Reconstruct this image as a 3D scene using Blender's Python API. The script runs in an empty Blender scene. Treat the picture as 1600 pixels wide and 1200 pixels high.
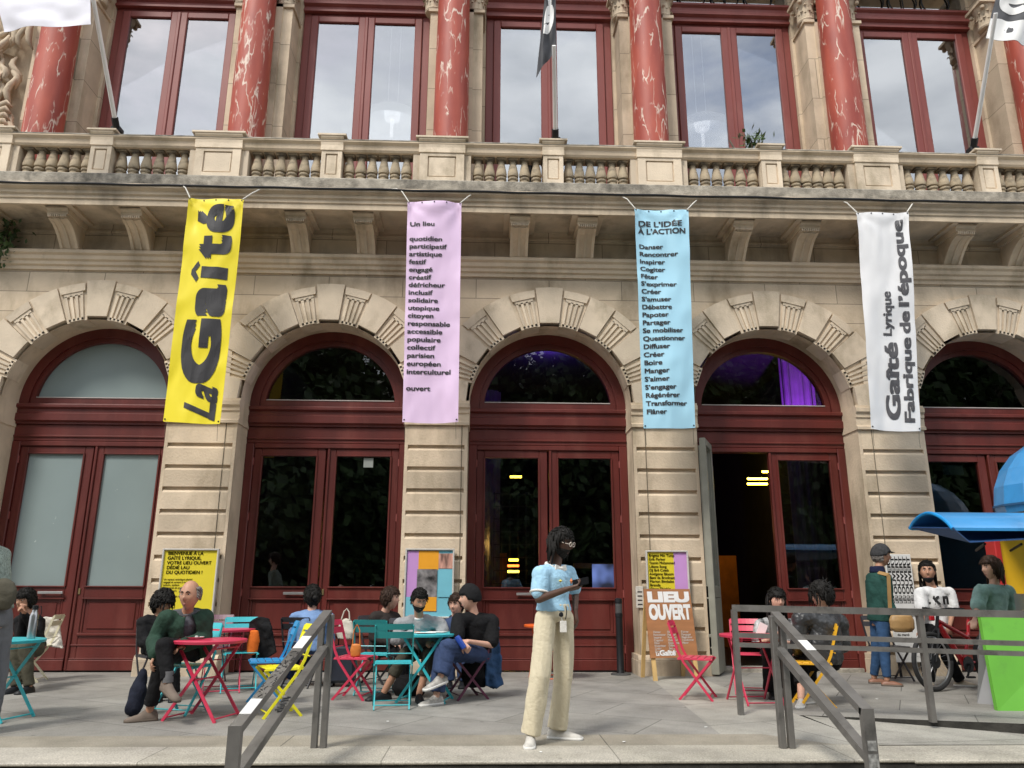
import bpy, bmesh, math, random
from mathutils import Vector, Matrix, noise
from math import sin, cos, pi, radians
S = bpy.context.scene
COL = S.collection
# ------------------------------------------------------------------ camera
CAM = Vector((-0.9317, -11.2958, 1.1177))
def set_camera():
    p, yaw, roll = 0.26022, 0.034766, 0.003313
    fwd = Vector((sin(yaw)*cos(p), cos(yaw)*cos(p), sin(p)))
    right = Vector((cos(yaw), -sin(yaw), 0)); up = right.cross(fwd)
    r = cos(roll)*right + sin(roll)*up; u = cos(roll)*up - sin(roll)*right
    cd = bpy.data.cameras.new('camera'); co = bpy.data.objects.new('camera', cd); COL.objects.link(co)
    co.matrix_world = Matrix(((r.x, u.x, -fwd.x, CAM.x), (r.y, u.y, -fwd.y, CAM.y), (r.z, u.z, -fwd.z, CAM.z), (0, 0, 0, 1)))
    cd.sensor_width = 36; cd.lens = 27.0; cd.clip_end = 1000; cd.clip_start = 0.05
    S.camera = co
set_camera()
_p, _y, _r = 0.26022, 0.034766, 0.003313
_f = Vector((sin(_y)*cos(_p), cos(_y)*cos(_p), sin(_p))); _ri = Vector((cos(_y), -sin(_y), 0)); _up = _ri.cross(_f)
_R = cos(_r)*_ri + sin(_r)*_up; _U = cos(_r)*_up - sin(_r)*_ri
def at(x, y, Y):                                     # the point at depth Y that was measured at photo position x, y
    d = (x-800)/1200*_R - (y-600)/1200*_U + _f
    return CAM + d*((Y-CAM.y)/d.y)
def on(x, y, Z=0.):
    d = (x-800)/1200*_R - (y-600)/1200*_U + _f
    return CAM + d*((Z-CAM.z)/d.z)
# ------------------------------------------------------------------ sky and sun
SUN_EL, SUN_AZ = radians(58), radians(205)      # direction the light comes from: front left of the facade, high
w = bpy.data.worlds.new('World'); S.world = w; w.use_nodes = True
nt = w.node_tree; nt.nodes.clear()
def N(t, nt=nt, **k):
    n = nt.nodes.new(t)
    for a, b in k.items(): setattr(n, a, b)
    return n
out = N('ShaderNodeOutputWorld'); bg = N('ShaderNodeBackground'); sky = N('ShaderNodeTexSky', sky_type='NISHITA')
sky.sun_disc = False; sky.sun_elevation = SUN_EL; sky.sun_rotation = SUN_AZ; sky.dust_density = 2.0
tc = N('ShaderNodeTexCoord'); mp = N('ShaderNodeMapping'); mp.inputs['Scale'].default_value = (1.0, 1.0, 2.6)
nz = N('ShaderNodeTexNoise'); nz.inputs['Scale'].default_value = 2.3; nz.inputs['Detail'].default_value = 6; nz.inputs['Roughness'].default_value = .55
rp = N('ShaderNodeValToRGB'); rp.color_ramp.elements[0].position = .30; rp.color_ramp.elements[1].position = .46
nz2 = N('ShaderNodeTexNoise'); nz2.inputs['Scale'].default_value = 4.5; nz2.inputs['Detail'].default_value = 5
rp2 = N('ShaderNodeValToRGB'); rp2.color_ramp.elements[0].color = (5.2, 5.6, 6.2, 1); rp2.color_ramp.elements[1].color = (9.5, 9.8, 10.2, 1)
rp2.color_ramp.elements[0].position = .35; rp2.color_ramp.elements[1].position = .65
mx = N('ShaderNodeMixRGB')
L = nt.links.new
L(tc.outputs['Generated'], mp.inputs[0]); L(mp.outputs[0], nz.inputs['Vector']); L(nz.outputs['Fac'], rp.inputs[0])
L(mp.outputs[0], nz2.inputs['Vector']); L(nz2.outputs['Fac'], rp2.inputs[0])
L(rp.outputs[0], mx.inputs[0]); L(sky.outputs[0], mx.inputs[1]); L(rp2.outputs[0], mx.inputs[2])
L(mx.outputs[0], bg.inputs[0]); bg.inputs[1].default_value = 0.115; L(bg.outputs[0], out.inputs[0])
sl = bpy.data.lights.new('sun', 'SUN'); sl.energy = 2.0; sl.angle = radians(13); sl.color = (1, .95, .87)
so = bpy.data.objects.new('sun', sl); COL.objects.link(so)
so.rotation_euler = (pi/2 - SUN_EL, 0, pi - radians(205) + 0)
sd = Vector((-0.45, -0.62, 0.95)).normalized()
so.rotation_euler = sd.to_track_quat('Z', 'Y').to_euler(); so.location = (-4, -8, 30)
sky.sun_elevation = math.asin(sd.z); sky.sun_rotation = math.atan2(sd.x, sd.y)
S.view_settings.view_transform = 'Standard'; S.view_settings.look = 'None'; S.view_settings.exposure = 0.68; S.view_settings.gamma = 1
S.cycles.max_bounces = 8; S.cycles.transparent_max_bounces = 12; S.cycles.caustics_reflective = False; S.cycles.caustics_refractive = False
S.cycles.use_denoising = True
# ------------------------------------------------------------------ materials
MATS = {}
def M(name, col, rough=.6, var=.12, scale=5., bump=0., bscale=None, metal=0., dirt=None, stretch=None, spec=None, coat=0., detail=5, island=0.):
    if name in MATS: return MATS[name]
    m = bpy.data.materials.new(name); m.use_nodes = True; t = m.node_tree; b = t.nodes['Principled BSDF']
    b.inputs['Roughness'].default_value = rough; b.inputs['Metallic'].default_value = metal
    if spec is not None: b.inputs['Specular IOR Level'].default_value = spec
    if coat: b.inputs['Coat Weight'].default_value = coat
    c = t.nodes.new('ShaderNodeTexCoord'); mpn = t.nodes.new('ShaderNodeMapping'); t.links.new(c.outputs['Object'], mpn.inputs[0])
    if stretch: mpn.inputs['Scale'].default_value = stretch
    n = t.nodes.new('ShaderNodeTexNoise'); n.inputs['Scale'].default_value = scale; n.inputs['Detail'].default_value = detail; t.links.new(mpn.outputs[0], n.inputs['Vector'])
    r = t.nodes.new('ShaderNodeValToRGB'); e = r.color_ramp.elements
    e[0].position = .3; e[1].position = .7
    e[0].color = tuple(x*(1-var) for x in col) + (1,); e[1].color = tuple(min(1, x*(1+var)) for x in col) + (1,)
    t.links.new(n.outputs['Fac'], r.inputs[0]); last = r.outputs[0]
    if dirt:                                    # (colour, scale, low, high, stretch)
        dc, ds, lo, hi, st = dirt
        mp2 = t.nodes.new('ShaderNodeMapping'); mp2.inputs['Scale'].default_value = st or (1, 1, 1); mp2.inputs['Location'].default_value = (3.1, 1.7, 5.3); t.links.new(c.outputs['Object'], mp2.inputs[0])
        n2 = t.nodes.new('ShaderNodeTexNoise'); n2.inputs['Scale'].default_value = ds; n2.inputs['Detail'].default_value = 8; n2.inputs['Roughness'].default_value = .62; t.links.new(mp2.outputs[0], n2.inputs['Vector'])
        r2 = t.nodes.new('ShaderNodeValToRGB'); r2.color_ramp.elements[0].position = lo; r2.color_ramp.elements[1].position = hi
        t.links.new(n2.outputs['Fac'], r2.inputs[0])
        mxn = t.nodes.new('ShaderNodeMixRGB'); t.links.new(r2.outputs[0], mxn.inputs[0]); t.links.new(last, mxn.inputs[1]); mxn.inputs[2].default_value = tuple(dc) + (1,)
        last = mxn.outputs[0]
    if island:
        gm = t.nodes.new('ShaderNodeNewGeometry'); mr = t.nodes.new('ShaderNodeMapRange'); mr.inputs['To Min'].default_value = 1-island; mr.inputs['To Max'].default_value = 1+island*.4; t.links.new(gm.outputs['Random Per Island'], mr.inputs['Value'])
        mm = t.nodes.new('ShaderNodeMixRGB'); mm.blend_type = 'MULTIPLY'; mm.inputs[0].default_value = 1; t.links.new(last, mm.inputs[1]); t.links.new(mr.outputs[0], mm.inputs[2]); last = mm.outputs[0]
    t.links.new(last, b.inputs['Base Color'])
    if bump:
        n3 = t.nodes.new('ShaderNodeTexNoise'); n3.inputs['Scale'].default_value = bscale or scale*6; n3.inputs['Detail'].default_value = 6; t.links.new(mpn.outputs[0], n3.inputs['Vector'])
        bn = t.nodes.new('ShaderNodeBump'); bn.inputs['Strength'].default_value = bump; bn.inputs['Distance'].default_value = .02
        t.links.new(n3.outputs['Fac'], bn.inputs['Height']); t.links.new(bn.outputs[0], b.inputs['Normal'])
    m.diffuse_color = tuple(col) + (1,)
    MATS[name] = m
    return m
def emit(name, col, s):
    if name in MATS: return MATS[name]
    m = bpy.data.materials.new(name); m.use_nodes = True; b = m.node_tree.nodes['Principled BSDF']
    b.inputs['Base Color'].default_value = tuple(col) + (1,); b.inputs['Emission Color'].default_value = tuple(col) + (1,); b.inputs['Emission Strength'].default_value = s
    MATS[name] = m; return m
def glass(name, tint, refl, ior_mix=True):      # window glass: part mirror, part clear
    m = bpy.data.materials.new(name); m.use_nodes = True; t = m.node_tree; t.nodes.clear()
    o = t.nodes.new('ShaderNodeOutputMaterial'); mix = t.nodes.new('ShaderNodeMixShader'); tr = t.nodes.new('ShaderNodeBsdfTransparent'); g = t.nodes.new('ShaderNodeBsdfGlossy')
    tr.inputs[0].default_value = tuple(tint) + (1,); g.inputs['Roughness'].default_value = .004; g.inputs[0].default_value = (.97, .985, 1, 1)
    tcn = t.nodes.new('ShaderNodeTexCoord'); n = t.nodes.new('ShaderNodeTexNoise'); n.inputs['Scale'].default_value = .7; n.inputs['Detail'].default_value = 1
    bn = t.nodes.new('ShaderNodeBump'); bn.inputs['Strength'].default_value = .012; bn.inputs['Distance'].default_value = .05
    t.links.new(tcn.outputs['Object'], n.inputs['Vector']); t.links.new(n.outputs['Fac'], bn.inputs['Height']); t.links.new(bn.outputs[0], g.inputs['Normal'])
    fr = t.nodes.new('ShaderNodeFresnel'); fr.inputs['IOR'].default_value = 1.5
    ma = t.nodes.new('ShaderNodeMath'); ma.operation = 'MAXIMUM'; ma.inputs[1].default_value = refl
    t.links.new(fr.outputs[0], ma.inputs[0]); t.links.new(ma.outputs[0], mix.inputs[0])
    t.links.new(tr.outputs[0], mix.inputs[1]); t.links.new(g.outputs[0], mix.inputs[2]); t.links.new(mix.outputs[0], o.inputs[0])
    MATS[name] = m; return m
def marble(name):
    m = bpy.data.materials.new(name); m.use_nodes = True; t = m.node_tree; b = t.nodes['Principled BSDF']; b.inputs['Roughness'].default_value = .55
    c = t.nodes.new('ShaderNodeTexCoord')
    mp_ = t.nodes.new('ShaderNodeMapping'); mp_.inputs['Scale'].default_value = (1.7, 1.7, .42); t.links.new(c.outputs['Object'], mp_.inputs[0])
    def veins(scale, warp, width, seed, lo, hi, gscale):
        n = t.nodes.new('ShaderNodeTexNoise'); n.noise_dimensions = '4D'; n.inputs['W'].default_value = seed; n.inputs['Scale'].default_value = 2.6; n.inputs['Detail'].default_value = 5; t.links.new(mp_.outputs[0], n.inputs['Vector'])
        sc = t.nodes.new('ShaderNodeVectorMath'); sc.operation = 'SCALE'; sc.inputs['Scale'].default_value = warp; t.links.new(n.outputs['Color'], sc.inputs[0])
        ad = t.nodes.new('ShaderNodeVectorMath'); t.links.new(mp_.outputs[0], ad.inputs[0]); t.links.new(sc.outputs[0], ad.inputs[1])
        v = t.nodes.new('ShaderNodeTexVoronoi'); v.feature = 'DISTANCE_TO_EDGE'; v.inputs['Scale'].default_value = scale; t.links.new(ad.outputs[0], v.inputs['Vector'])
        r = t.nodes.new('ShaderNodeValToRGB'); r.color_ramp.elements[0].color = (1, 1, 1, 1); r.color_ramp.elements[1].color = (0, 0, 0, 1); r.color_ramp.elements[0].position = width*.3; r.color_ramp.elements[1].position = width; t.links.new(v.outputs['Distance'], r.inputs[0])
        g = t.nodes.new('ShaderNodeTexNoise'); g.noise_dimensions = '4D'; g.inputs['W'].default_value = seed+9; g.inputs['Scale'].default_value = gscale; g.inputs['Detail'].default_value = 4; t.links.new(mp_.outputs[0], g.inputs['Vector'])
        gr = t.nodes.new('ShaderNodeValToRGB'); gr.color_ramp.elements[0].position = lo; gr.color_ramp.elements[1].position = hi; t.links.new(g.outputs['Fac'], gr.inputs[0])
        k = t.nodes.new('ShaderNodeMath'); k.operation = 'MULTIPLY'; t.links.new(r.outputs[0], k.inputs[0]); t.links.new(gr.outputs[0], k.inputs[1]); return k.outputs[0]
    v1 = veins(1.6, .75, .026, 1.0, .47, .56, 3.2); v2 = veins(4.4, .6, .05, 4.0, .53, .60, 4.0)
    mxm = t.nodes.new('ShaderNodeMath'); mxm.operation = 'MAXIMUM'; t.links.new(v1, mxm.inputs[0]); t.links.new(v2, mxm.inputs[1])
    base = t.nodes.new('ShaderNodeTexNoise'); base.inputs['Scale'].default_value = 2.2; base.inputs['Detail'].default_value = 6; t.links.new(mp_.outputs[0], base.inputs['Vector'])
    br = t.nodes.new('ShaderNodeValToRGB'); br.color_ramp.elements[0].position = .35; br.color_ramp.elements[1].position = .68
    br.color_ramp.elements[0].color = (.27, .042, .028, 1); br.color_ramp.elements[1].color = (.43, .088, .053, 1); t.links.new(base.outputs['Fac'], br.inputs[0])
    mi = t.nodes.new('ShaderNodeMixRGB'); t.links.new(mxm.outputs[0], mi.inputs[0]); t.links.new(br.outputs[0], mi.inputs[1]); mi.inputs[2].default_value = (.66, .53, .44, 1)
    t.links.new(mi.outputs[0], b.inputs['Base Color']); MATS[name] = m; return m
# ------------------------------------------------------------------ mesh helper
class MB:
    def __init__(s): s.v = []; s.f = []; s.m = []; s.k = 0
    def add(s, vs, fs, mi=None):
        o = len(s.v); s.v += [tuple(v) for v in vs]; s.f += [tuple(i+o for i in f) for f in fs]; s.m += [s.k if mi is None else mi]*len(fs); return s
    def box(s, x0, x1, y0, y1, z0, z1, rot=None, piv=None):
        vs = [Vector((x, y, z)) for z in (z0, z1) for y in (y0, y1) for x in (x0, x1)]
        if rot is not None:
            pv = Vector(piv) if piv is not None else Vector(((x0+x1)/2, (y0+y1)/2, (z0+z1)/2)); vs = [rot @ (v-pv) + pv for v in vs]
        return s.add(vs, [(0, 2, 3, 1), (4, 5, 7, 6), (0, 1, 5, 4), (2, 6, 7, 3), (0, 4, 6, 2), (1, 3, 7, 5)])
    def bbox(s, x0, x1, y0, y1, z0, z1, b=.008):      # box with chamfered edges
        c = Vector(((x0+x1)/2, (y0+y1)/2, (z0+z1)/2)); h = Vector(((x1-x0)/2, (y1-y0)/2, (z1-z0)/2)); vs = []; idx = {}
        for sx in (-1, 1):
            for sy in (-1, 1):
                for sz in (-1, 1):
                    for a in range(3):
                        d = [h.x-b, h.y-b, h.z-b]; d[a] = h[a]; idx[(sx, sy, sz, a)] = len(vs); vs.append(c + Vector((sx*d[0], sy*d[1], sz*d[2])))
        fs = []; I = idx
        for a in range(3):
            u, w_ = (a+1) % 3, (a+2) % 3
            for sg in (-1, 1):
                q = []
                for su, sw in ((-1, -1), (1, -1), (1, 1), (-1, 1)):
                    k = [0, 0, 0]; k[a] = sg; k[u] = su; k[w_] = sw; q.append(I[(*k, a)])
                fs.append(q if sg > 0 else q[::-1])
            for su in (-1, 1):
                for sw in (-1, 1):
                    k0 = [0]*3; k1 = [0]*3; k0[a] = -1; k1[a] = 1; k0[u] = k1[u] = su; k0[w_] = k1[w_] = sw
                    q = [I[(*k0, u)], I[(*k1, u)], I[(*k1, w_)], I[(*k0, w_)]]; fs.append(q if su*sw > 0 else q[::-1])
        for sx in (-1, 1):
            for sy in (-1, 1):
                for sz in (-1, 1):
                    q = [I[(sx, sy, sz, 0)], I[(sx, sy, sz, 1)], I[(sx, sy, sz, 2)]]; fs.append(q if sx*sy*sz > 0 else q[::-1])
        return s.add(vs, fs)
    def rings(s, rs, cap=True, closed=True):
        n = len(rs[0]); vs = [v for r in rs for v in r]; fs = []
        for i in range(len(rs)-1):
            for j in range(n if closed else n-1):
                a, b = i*n+j, i*n+(j+1) % n; fs.append((a, b, b+n, a+n))
        if cap and closed: fs.append(tuple(range(n))[::-1]); fs.append(tuple(range((len(rs)-1)*n, len(rs)*n)))
        return s.add(vs, fs)
    def tube(s, pts, r, seg=8, flat=None, cap=True):
        pts = [Vector(p) for p in pts]; n = len(pts); rr = r if isinstance(r, (list, tuple)) else [r]*n; rs = []; prev = None
        for i, p in enumerate(pts):
            t = (pts[min(i+1, n-1)] - pts[max(i-1, 0)]).normalized()
            if prev is None:
                a = Vector((0, 0, 1)) if abs(t.z) < .9 else Vector((1, 0, 0)); u = t.cross(a).normalized()
            else: u = (prev - t*prev.dot(t)).normalized()
            prev = u; w_ = t.cross(u)
            rs.append([p + rr[i]*(cos(2*pi*k/seg)*u + (flat or 1)*sin(2*pi*k/seg)*w_) for k in range(seg)])
        return s.rings(rs, cap)
    def bar(s, p, q, wd, ht, up=(0, 0, 1)):         # rectangular bar from p to q
        p, q = Vector(p), Vector(q); t = (q-p).normalized(); u = t.cross(Vector(up))
        if u.length < 1e-4: u = t.cross(Vector((0, 1, 0)))
        u.normalize(); n = u.cross(t)
        return s.rings([[c + a*u*wd/2 + b*n*ht/2 for a, b in ((-1, -1), (1, -1), (1, 1), (-1, 1))] for c in (p, q)])
    def lathe(s, prof, c=(0, 0, 0), seg=16, sx=1., sy=1.):
        c = Vector(c); return s.rings([[c + Vector((sx*r*cos(2*pi*k/seg), sy*r*sin(2*pi*k/seg), z)) for k in range(seg)] for r, z in prof])
    def sweep(s, prof, x0, x1, cap=True):           # (y,z) profile pushed along x; profile runs so that faces look outwards
        return s.rings([[Vector((x0, y, z)) for y, z in prof], [Vector((x1, y, z)) for y, z in prof]], cap)
    def prism(s, poly, y0, y1):                     # polygon in xz, counter-clockwise, from y0 (front) to y1
        return s.rings([[Vector((x, y1, z)) for x, z in poly], [Vector((x, y0, z)) for x, z in poly]])
    def build(s, name, mats, parent=None, smooth=False, loc=None):
        me = bpy.data.meshes.new(name); me.from_pydata(s.v, [], s.f); me.update()
        mats = mats if isinstance(mats, (list, tuple)) else [mats]
        for m in mats: me.materials.append(m)
        if len(mats) > 1: me.polygons.foreach_set('material_index', s.m)
        if smooth:
            me.polygons.foreach_set('use_smooth', [True]*len(me.polygons))
            if smooth != 2:
                try: me.set_sharp_from_angle(angle=radians(40))
                except Exception: pass
        o = bpy.data.objects.new(name, me); COL.objects.link(o)
        if parent: o.parent = parent
        if loc is not None: o.location = loc
        return o
def thing(name, label=None, cat=None, loc=(0, 0, 0), rz=0, group=None):
    o = bpy.data.objects.new(name, None); COL.objects.link(o); o.empty_display_size = .1
    o.location = loc; o.rotation_euler = (0, 0, rz); return tag(o, label, cat, group)
def tag(o, label=None, cat=None, group=None, kind=None):
    if label: o['label'] = label
    if cat: o['category'] = cat
    if group: o['group'] = group
    if kind: o['kind'] = kind
    return o
def copy_tree(o, parent=None):
    kids = list(o.children); c = o.copy(); COL.objects.link(c)
    if parent: c.parent = parent
    for k in kids: copy_tree(k, c)
    return c
def recolour(o, frm, to):                           # give a copied thing its own material, mesh copied
    for k in [o] + list(o.children_recursive):
        if k.type == 'MESH':
            k.data = k.data.copy()
            for i, m in enumerate(k.data.materials):
                if m == frm: k.data.materials[i] = to
def text_mesh(body, size=1., bold=0., extrude=0., shear=0., align='LEFT', spacing=1., sx=1., line=1., res=4, full=False):
    cu = bpy.data.curves.new('lettering', 'FONT'); cu.body = body; cu.size = size; cu.shear = shear; cu.align_x = align
    cu.space_character = spacing; cu.space_line = line; cu.resolution_u = res
    o = bpy.data.objects.new('lettering', cu); COL.objects.link(o); bpy.context.view_layer.update()
    me = bpy.data.meshes.new_from_object(o.evaluated_get(bpy.context.evaluated_depsgraph_get()))
    bpy.data.objects.remove(o); bpy.data.curves.remove(cu)
    v0 = [Vector((v.co.x*sx, v.co.y, v.co.z)) for v in me.vertices]; f0 = [tuple(f.vertices) for f in me.polygons]; bpy.data.meshes.remove(me)
    if not bold: return v0, f0
    sh = [(a, c) for a in (-1, 0, 1) for c in (-1, 0, 1)] if full else [(-1, .5), (1, -.5), (1, .5), (-1, -.5)]
    vs, fs = [], []                                # heavier weight: the glyphs laid over each other a hair apart
    for k, (a, c) in enumerate(sh):
        n = len(vs); vs += [v + Vector((a*bold, c*bold, .0003*k)) for v in v0]; fs += [tuple(i+n for i in f) for f in f0]
    return vs, fs
def dense(vs, fs, L_):                              # cut long lettering faces so that they follow the cloth
    bm = bmesh.new(); bv = [bm.verts.new(v) for v in vs]
    for f in fs:
        try: bm.faces.new([bv[i] for i in f])
        except ValueError: pass
    for _ in range(6):
        bmesh.ops.triangulate(bm, faces=bm.faces[:]); lg = [e for e in bm.edges if e.calc_length() > L_]
        if not lg: break
        bmesh.ops.subdivide_edges(bm, edges=lg, cuts=1)
    bm.verts.index_update(); r = [v.co.copy() for v in bm.verts], [tuple(v.index for v in f.verts) for f in bm.faces]; bm.free(); return r
def bounds(vs): return min(v.x for v in vs), max(v.x for v in vs), min(v.y for v in vs), max(v.y for v in vs)
def fit_text(body, x0, x1, y0, y1, bold=0., **k):    # lettering stretched to fill a rectangle
    vs, fs = text_mesh(body, 1., bold, res=8, full=True, **k)
    if not vs: return [], []
    a, b, c, d = bounds(vs)
    return [Vector((x0+(v.x-a)/(b-a)*(x1-x0), y0+(v.y-c)/(d-c)*(y1-y0), v.z)) for v in vs], fs
rnd = random.Random(4)
STONE = M('pale limestone', (.645, .525, .385), .85, .14, 2.2, .3, 30, dirt=((.31, .245, .16), 1.5, .49, .72, (1, 1, .4)), island=.17)
STONE2 = M('clean limestone', (.68, .57, .435), .85, .10, 3., .25, 40, dirt=((.38, .31, .215), 2.4, .50, .72, (1, 1, .6)), island=.19)
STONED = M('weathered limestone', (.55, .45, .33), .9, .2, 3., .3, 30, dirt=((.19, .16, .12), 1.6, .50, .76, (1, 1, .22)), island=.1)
STONEG = M('lichen grey stone', (.33, .30, .25), .95, .4, 7., .5, 40, dirt=((.07, .065, .055), 3., .48, .7, None))
WOOD = M('oxblood painted wood', (.105, .0165, .0125), .42, .24, 3., .12, 60, stretch=(1, 1, .2), dirt=((.17, .045, .034), 2.5, .52, .8, (1, 1, .3)))
WOODU = M('faded oxblood paint', (.215, .048, .040), .5, .10, 3., .05, 60, stretch=(1, 1, .2), dirt=((.28, .09, .075), 2.5, .52, .8, (1, 1, .3)))  # lighter copy of the door paint; stronger upper light is put into the colour
MARB = marble('red marble')
GLD = glass('dark door glass', (.6, .6, .62), .075)
GLU = glass('sky mirroring glass', (.5, .5, .5), .37)
FROST = M('frosted film', (.23, .285, .285), .35, .06, 1.2, 0, coat=.3, dirt=((.5, .55, .55), 11, .69, .75, None))
BLACK = M('black rubber', (.012, .012, .013), .6, .2)
BLKM = M('black painted metal', (.010, .011, .013), .5, .2, spec=.3)
IRON = M('grey painted steel', (.155, .148, .138), .42, .18, 6, .05, metal=.3, dirt=((.05, .048, .045), 5, .55, .75, None))
WHITE = M('white enamel', (.85, .84, .82), .4, .04)
# ================================================================== the building
BX = [-6.62, -3.26, 0., 3.3, 6.65]                  # door axes
PX = [-8.25, -4.92, -1.63, 1.63, 4.95, 8.3]         # pier axes
UX = [-6.42, -3.13, .11, 3.37, 6.70]                # upper window axes
CX = [-7.99, -4.81, -1.555, 1.705, 4.98, 8.25]        # column axes
YF = -.5                                            # front face of the ground floor wall
BLD = thing('theatre_building', 'pale limestone theatre front with five red arched doors, balustrade and red marble columns', 'building')
ZS, R0, R1 = 3.72, 1.18, 1.75                       # arch spring, inner and outer radius
XL, XR = -12.5, 12.5
# ---- wall over the arches
mb = MB()
for k, bx in enumerate(BX):
    xa = PX[k]; xb = PX[k+1]; n = 40
    xs = sorted(set([xa + (xb-xa)*i/n for i in range(n+1)]))
    top = []; bot = []
    for x in xs:
        d = abs(x-bx); r = R1-.25
        zb = ZS + math.sqrt(r*r-d*d) if d < r else ZS-.3
        top.append(Vector((x, YF+.012, 5.7))); bot.append(Vector((x, YF+.012, zb)))
    mb.rings([bot, top], cap=False, closed=False)
mb.box(XL, PX[0]-.44, YF, YF+.45, 0, 5.7); mb.box(PX[5]+.44, XR, YF, YF+.45, 0, 5.7)
mb.box(PX[0]-.44, PX[0], YF+.012, YF+.45, 3.6, 5.7); mb.box(PX[5], PX[5]+.44, YF+.012, YF+.45, 3.6, 5.7)
def brickmat(src, name, w_, h_, zoff):
    m = src.copy(); m.name = name; t = m.node_tree; b = t.nodes['Principled BSDF']; lk = b.inputs['Base Color'].links[0]; srcs = lk.from_socket
    c = t.nodes.new('ShaderNodeTexCoord'); sx_ = t.nodes.new('ShaderNodeSeparateXYZ'); cb = t.nodes.new('ShaderNodeCombineXYZ')
    t.links.new(c.outputs['Object'], sx_.inputs[0]); t.links.new(sx_.outputs['X'], cb.inputs['X'])
    ad = t.nodes.new('ShaderNodeMath'); ad.inputs[1].default_value = zoff; t.links.new(sx_.outputs['Z'], ad.inputs[0]); t.links.new(ad.outputs[0], cb.inputs['Y'])
    bt = t.nodes.new('ShaderNodeTexBrick'); bt.inputs['Scale'].default_value = 1; bt.inputs['Brick Width'].default_value = w_; bt.inputs['Row Height'].default_value = h_
    bt.inputs['Mortar Size'].default_value = .006; bt.inputs['Mortar Smooth'].default_value = .1; bt.inputs['Color1'].default_value = (1, 1, 1, 1); bt.inputs['Color2'].default_value = (.84, .84, .84, 1); bt.inputs['Mortar'].default_value = (.42, .42, .42, 1)
    t.links.new(cb.outputs[0], bt.inputs['Vector'])
    mu = t.nodes.new('ShaderNodeMixRGB'); mu.blend_type = 'MULTIPLY'; mu.inputs[0].default_value = 1; t.links.new(srcs, mu.inputs[1]); t.links.new(bt.outputs['Color'], mu.inputs[2]); t.links.new(mu.outputs[0], b.inputs['Base Color'])
    return m
STONEB = brickmat(STONE, 'coursed limestone', 1.1, .31, -.05)
mb.build('ground_floor_wall', STONEB, BLD)
# ---- arches of cut stones, plain and fluted in turn
def arc(c, r, a):
    return (c + max(-1.632, min(1.632, r*sin(a))), ZS + r*cos(a))
def arch(bx):
    a = MB(); nv = 13; st = pi/nv
    for i in range(-6, 7):
        a0, a1 = (i-.5)*st, (i+.5)*st; plain = i % 2 == 0
        if plain:
            g = .004; r0 = R0+.045; r1 = R1 + (.03 if i == 0 else 0)
            poly = [arc(bx, r0, a1-g), arc(bx, r0, a0+g), arc(bx, r1, a0+g), arc(bx, r1, (a0+a1)/2), arc(bx, r1, a1-g)]
            a.prism(poly[::-1], YF-.028, YF+.3)
        else:
            poly = [arc(bx, R0-.005, a1), arc(bx, R0-.005, a0), arc(bx, R1-.02, a0), arc(bx, R1-.02, (a0+a1)/2), arc(bx, R1-.02, a1)]
            a.prism(poly[::-1], YF+.005, YF+.3)
            # raised outer border, then three flutes between fillets
            e = .035
            poly = [arc(bx, R1-.12, a1-e*.4), arc(bx, R1-.12, a0+e*.4), arc(bx, R1-.005, a0+e*.3), arc(bx, R1-.005, (a0+a1)/2), arc(bx, R1-.005, a1-e*.3)]
            a.prism(poly[::-1], YF-.03, YF+.02)
            n = 7; ww = (a1-a0-2*e)/n
            for q in range(n):
                if q % 2 == 0:
                    b0, b1 = a0+e+q*ww, a0+e+(q+1)*ww
                    a.prism([arc(bx, R0+.0, b1), arc(bx, R0+.0, b0), arc(bx, R1-.17, b0), arc(bx, R1-.17, b1)][::-1], YF-.018, YF+.02)
            a.prism([arc(bx, R1-.18, a1-e), arc(bx, R1-.18, a0+e), arc(bx, R1-.115, a0+e), arc(bx, R1-.115, a1-e)][::-1], YF-.018, YF+.02)
            a.prism([arc(bx, R0-.003, a1-e), arc(bx, R0-.003, a0+e), arc(bx, R0+.035, a0+e), arc(bx, R0+.035, a1-e)][::-1], YF-.018, YF+.02)
    o = a.build('arch_stones', STONE2, BLD)
    b = MB(); path = [(bx-R0, 0.), (bx-R0, ZS)] + [arc(bx, R0, -pi/2 + pi*i/40) for i in range(1, 40)] + [(bx+R0, ZS), (bx+R0, 0.)]
    b.rings([[Vector((x, YF+.02, z)) for x, z in path], [Vector((x, .35, z)) for x, z in path]], cap=False, closed=False)
    b.build('arch_reveal', STONE, BLD, smooth=True)
for bx in BX: arch(bx)
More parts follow.
